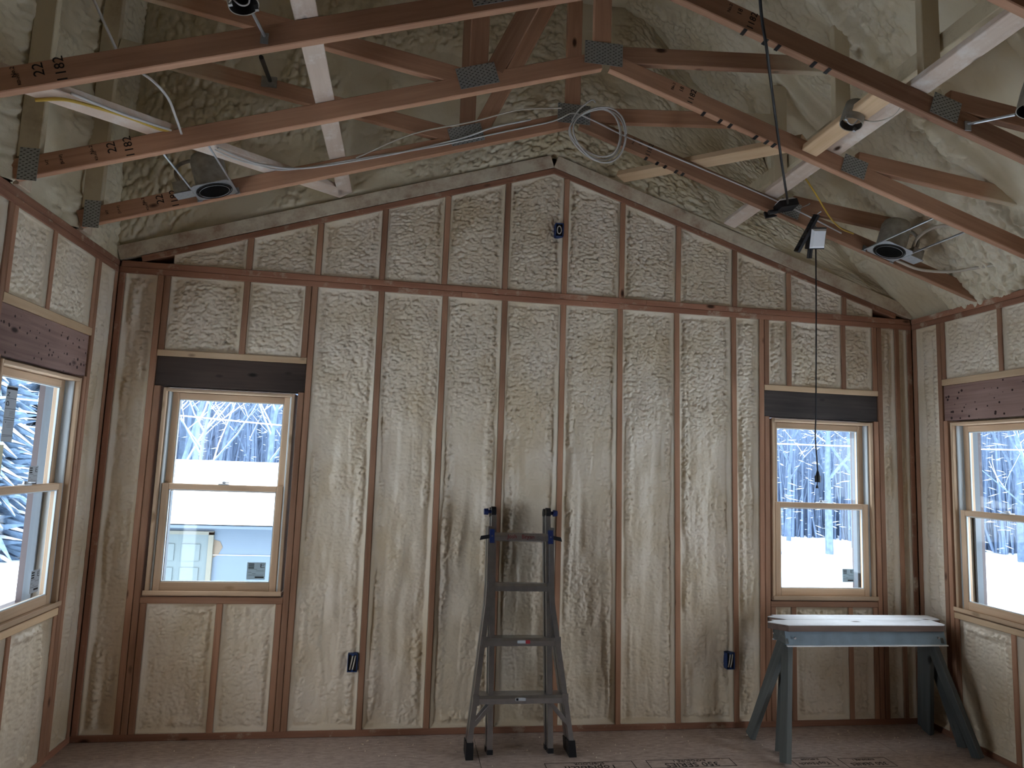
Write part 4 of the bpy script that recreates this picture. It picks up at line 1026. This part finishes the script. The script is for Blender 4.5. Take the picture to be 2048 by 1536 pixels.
# near snowy trees behind the garage, seen in the left gable window
for x, y, k, s in ((-2.0, 17.2, 4, .9), (-4.9, 17.8, 5, .85), (-3.5, 18.6, 5, 1.0), (-6.3, 19.5, 4, 1.1), (-1.2, 20, 5, 1.1)):
    put_tree(k, x, y, GZ, s, rt.uniform(0, 6), 'snow laden bare tree behind the garage roof', 'trees behind the garage')
# forest edge seen through the right hand windows
def forest(n, a0, a1, r0, r1, label, group):
    for i in range(n):
        a = math.radians(rt.uniform(a0, a1)); r = r0+(r1-r0)*rt.random()**.8
        x, y = r*math.sin(a), r*math.cos(a)
        put_tree(rt.randrange(4), x, y, GZ+7.0*float(sstep(34, 75, math.hypot(x-1, y-2))), rt.uniform(.8, 1.4), rt.uniform(0, 6), label, group)
forest(70, 26, 66, 27, 46, 'bare haze tinted tree in the woods beyond the right windows', 'woods beyond the right windows')
forest(34, -24, -4, 24, 46, 'bare haze tinted tree in the woods beyond the garage', 'woods beyond the garage')
forest(22, -36, -25, 28, 46, 'bare haze tinted tree beyond the left wall window', 'woods beyond the left window')
def fir_proto(seed):
    rg = random.Random(seed); g, sn = MB(), MB(); h = 9.0
    g.tube([(0, 0, 0), (0, 0, h)], [.16, .02], 6)
    for i in range(1500):
        z = h*(.04+.94*rg.random()**1.25); L = ((h-z)*.30+.15)*rg.uniform(.45, 1); a = rg.uniform(0, 6.283); w = .05+.025*L
        d = V((math.cos(a), math.sin(a), rg.uniform(-.65, .1))); p = V((0, 0, z)); q = p+d*L; sd = V((-math.sin(a), math.cos(a), 0))*w
        mid = p.lerp(q, .55)
        g.add([p, mid-sd, q, mid+sd, mid-V((0, 0, .16))], [(0, 1, 4), (1, 2, 4), (2, 3, 4), (3, 0, 4), (0, 3, 2, 1)])
        if rg.random() < .45:
            u_ = V((0, 0, .035)); sn.add([p.lerp(q, .3)+u_, mid-sd*.8+u_, q*1.0+u_, mid+sd*.8+u_, mid+V((0, 0, .11))], [(0, 1, 4), (1, 2, 4), (2, 3, 4), (3, 0, 4), (0, 3, 2, 1)])
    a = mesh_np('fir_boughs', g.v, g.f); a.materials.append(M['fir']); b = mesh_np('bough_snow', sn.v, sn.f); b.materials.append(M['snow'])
    return a, b
FIR = [fir_proto(1), fir_proto(2)]
for i, (x, y, sc) in enumerate(((-11.2, 20.5, 1.0), (-13.6, 22.5, 1.2), (-12.2, 25.5, 1.3), (-16, 27, 1.4), (-14.4, 30, 1.4), (-10.2, 24.8, 1.1), (-18.5, 30.5, 1.5), (-12.6, 18.6, .9))):
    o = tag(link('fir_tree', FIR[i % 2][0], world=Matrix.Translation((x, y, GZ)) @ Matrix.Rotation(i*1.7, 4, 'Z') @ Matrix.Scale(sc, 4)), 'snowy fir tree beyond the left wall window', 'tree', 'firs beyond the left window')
    c = bpy.data.objects.new('bough_snow', FIR[i % 2][1]); COL.objects.link(c); c.parent = o
# thicket filling the distance
def thicket():
    rg = np.random.default_rng(5); N = 26000
    a = np.radians(rg.uniform(-44, 72, N)); r = 36+rg.random(N)*22; x, y = r*np.sin(a), r*np.cos(a)
    z = GZ+7.0*sstep(34, 75, np.sqrt((x-1)**2+(y-2)**2)); h = rg.uniform(2.5, 9, N); w = rg.uniform(.03, .10, N)
    lx = rg.normal(0, .5, N); ly = rg.normal(0, .3, N)
    px, py = np.cos(a), -np.sin(a)
    b1 = np.stack([x-px*w, y-py*w, z], -1); b2 = np.stack([x+px*w, y+py*w, z], -1); b3 = np.stack([x-np.sin(a)*w, y-np.cos(a)*w, z], -1); tp = np.stack([x+lx, y+ly, z+h], -1)
    v = np.stack([b1, b2, b3, tp], 1).reshape(-1, 3); i = np.arange(N)*4
    f = np.concatenate([np.stack([i, i+1, i+3], -1), np.stack([i+1, i+2, i+3], -1), np.stack([i+2, i, i+3], -1)])
    tag(link('thicket', mesh_np('thicket', v, f), 'scrub'), 'dense haze tinted thicket filling the distance', 'trees', kind='stuff')
    N = 15000; a = np.radians(rg.uniform(-44, 72, N)); r = 30+rg.random(N)*16; x, y = r*np.sin(a), r*np.cos(a)
    z = GZ+7.0*sstep(34, 75, np.sqrt((x-1)**2+(y-2)**2))+rg.uniform(.2, 9, N); s = rg.uniform(.02, .085, N); t = rg.uniform(-.5, .5, N); lw = rg.uniform(1, 3.4, N)
    px, py = np.cos(a), -np.sin(a)
    q = [np.stack([x+px*s*lw*i_, y+py*s*lw*i_, z+t*s*lw*i_+s*.25*j_], -1) for i_, j_ in ((-1, 0), (0, -1), (1, 0), (0, 1))]
    back = np.stack([x+np.sin(a)*s*.5, y+np.cos(a)*s*.5, z], -1)
    v = np.stack(q+[back], 1).reshape(-1, 3); i = np.arange(N)*5
    f = np.concatenate([np.stack([i+p, i+p2, i+4], -1) for p, p2 in ((0, 1), (1, 2), (2, 3), (3, 0))] + [np.stack([i, i+2, i+1], -1), np.stack([i, i+3, i+2], -1)])
    tag(link('twig_snow', mesh_np('twig_snow', v, f), 'snow'), 'clumps of snow caught in the far twigs', 'snow', kind='stuff')
thicket()
def wire(label, a, b, sag):
    pts = [V(a).lerp(V(b), i/20)-V((0, 0, sag*4*(i/20)*(1-i/20))) for i in range(21)]
    tag(MB().tube(pts, .014, 5).build('overhead_wire', 'snow'), label, 'wire', 'snow covered overhead wires')
wire('snow covered overhead wire crossing above the garage roof', (-14, 14.6, 3.0), (3, 15.4, 2.0), .1)
wire('snow covered overhead wire crossing in front of the right woods', (2, 15.4, 2.35), (30, 12.5, 3.2), .35)
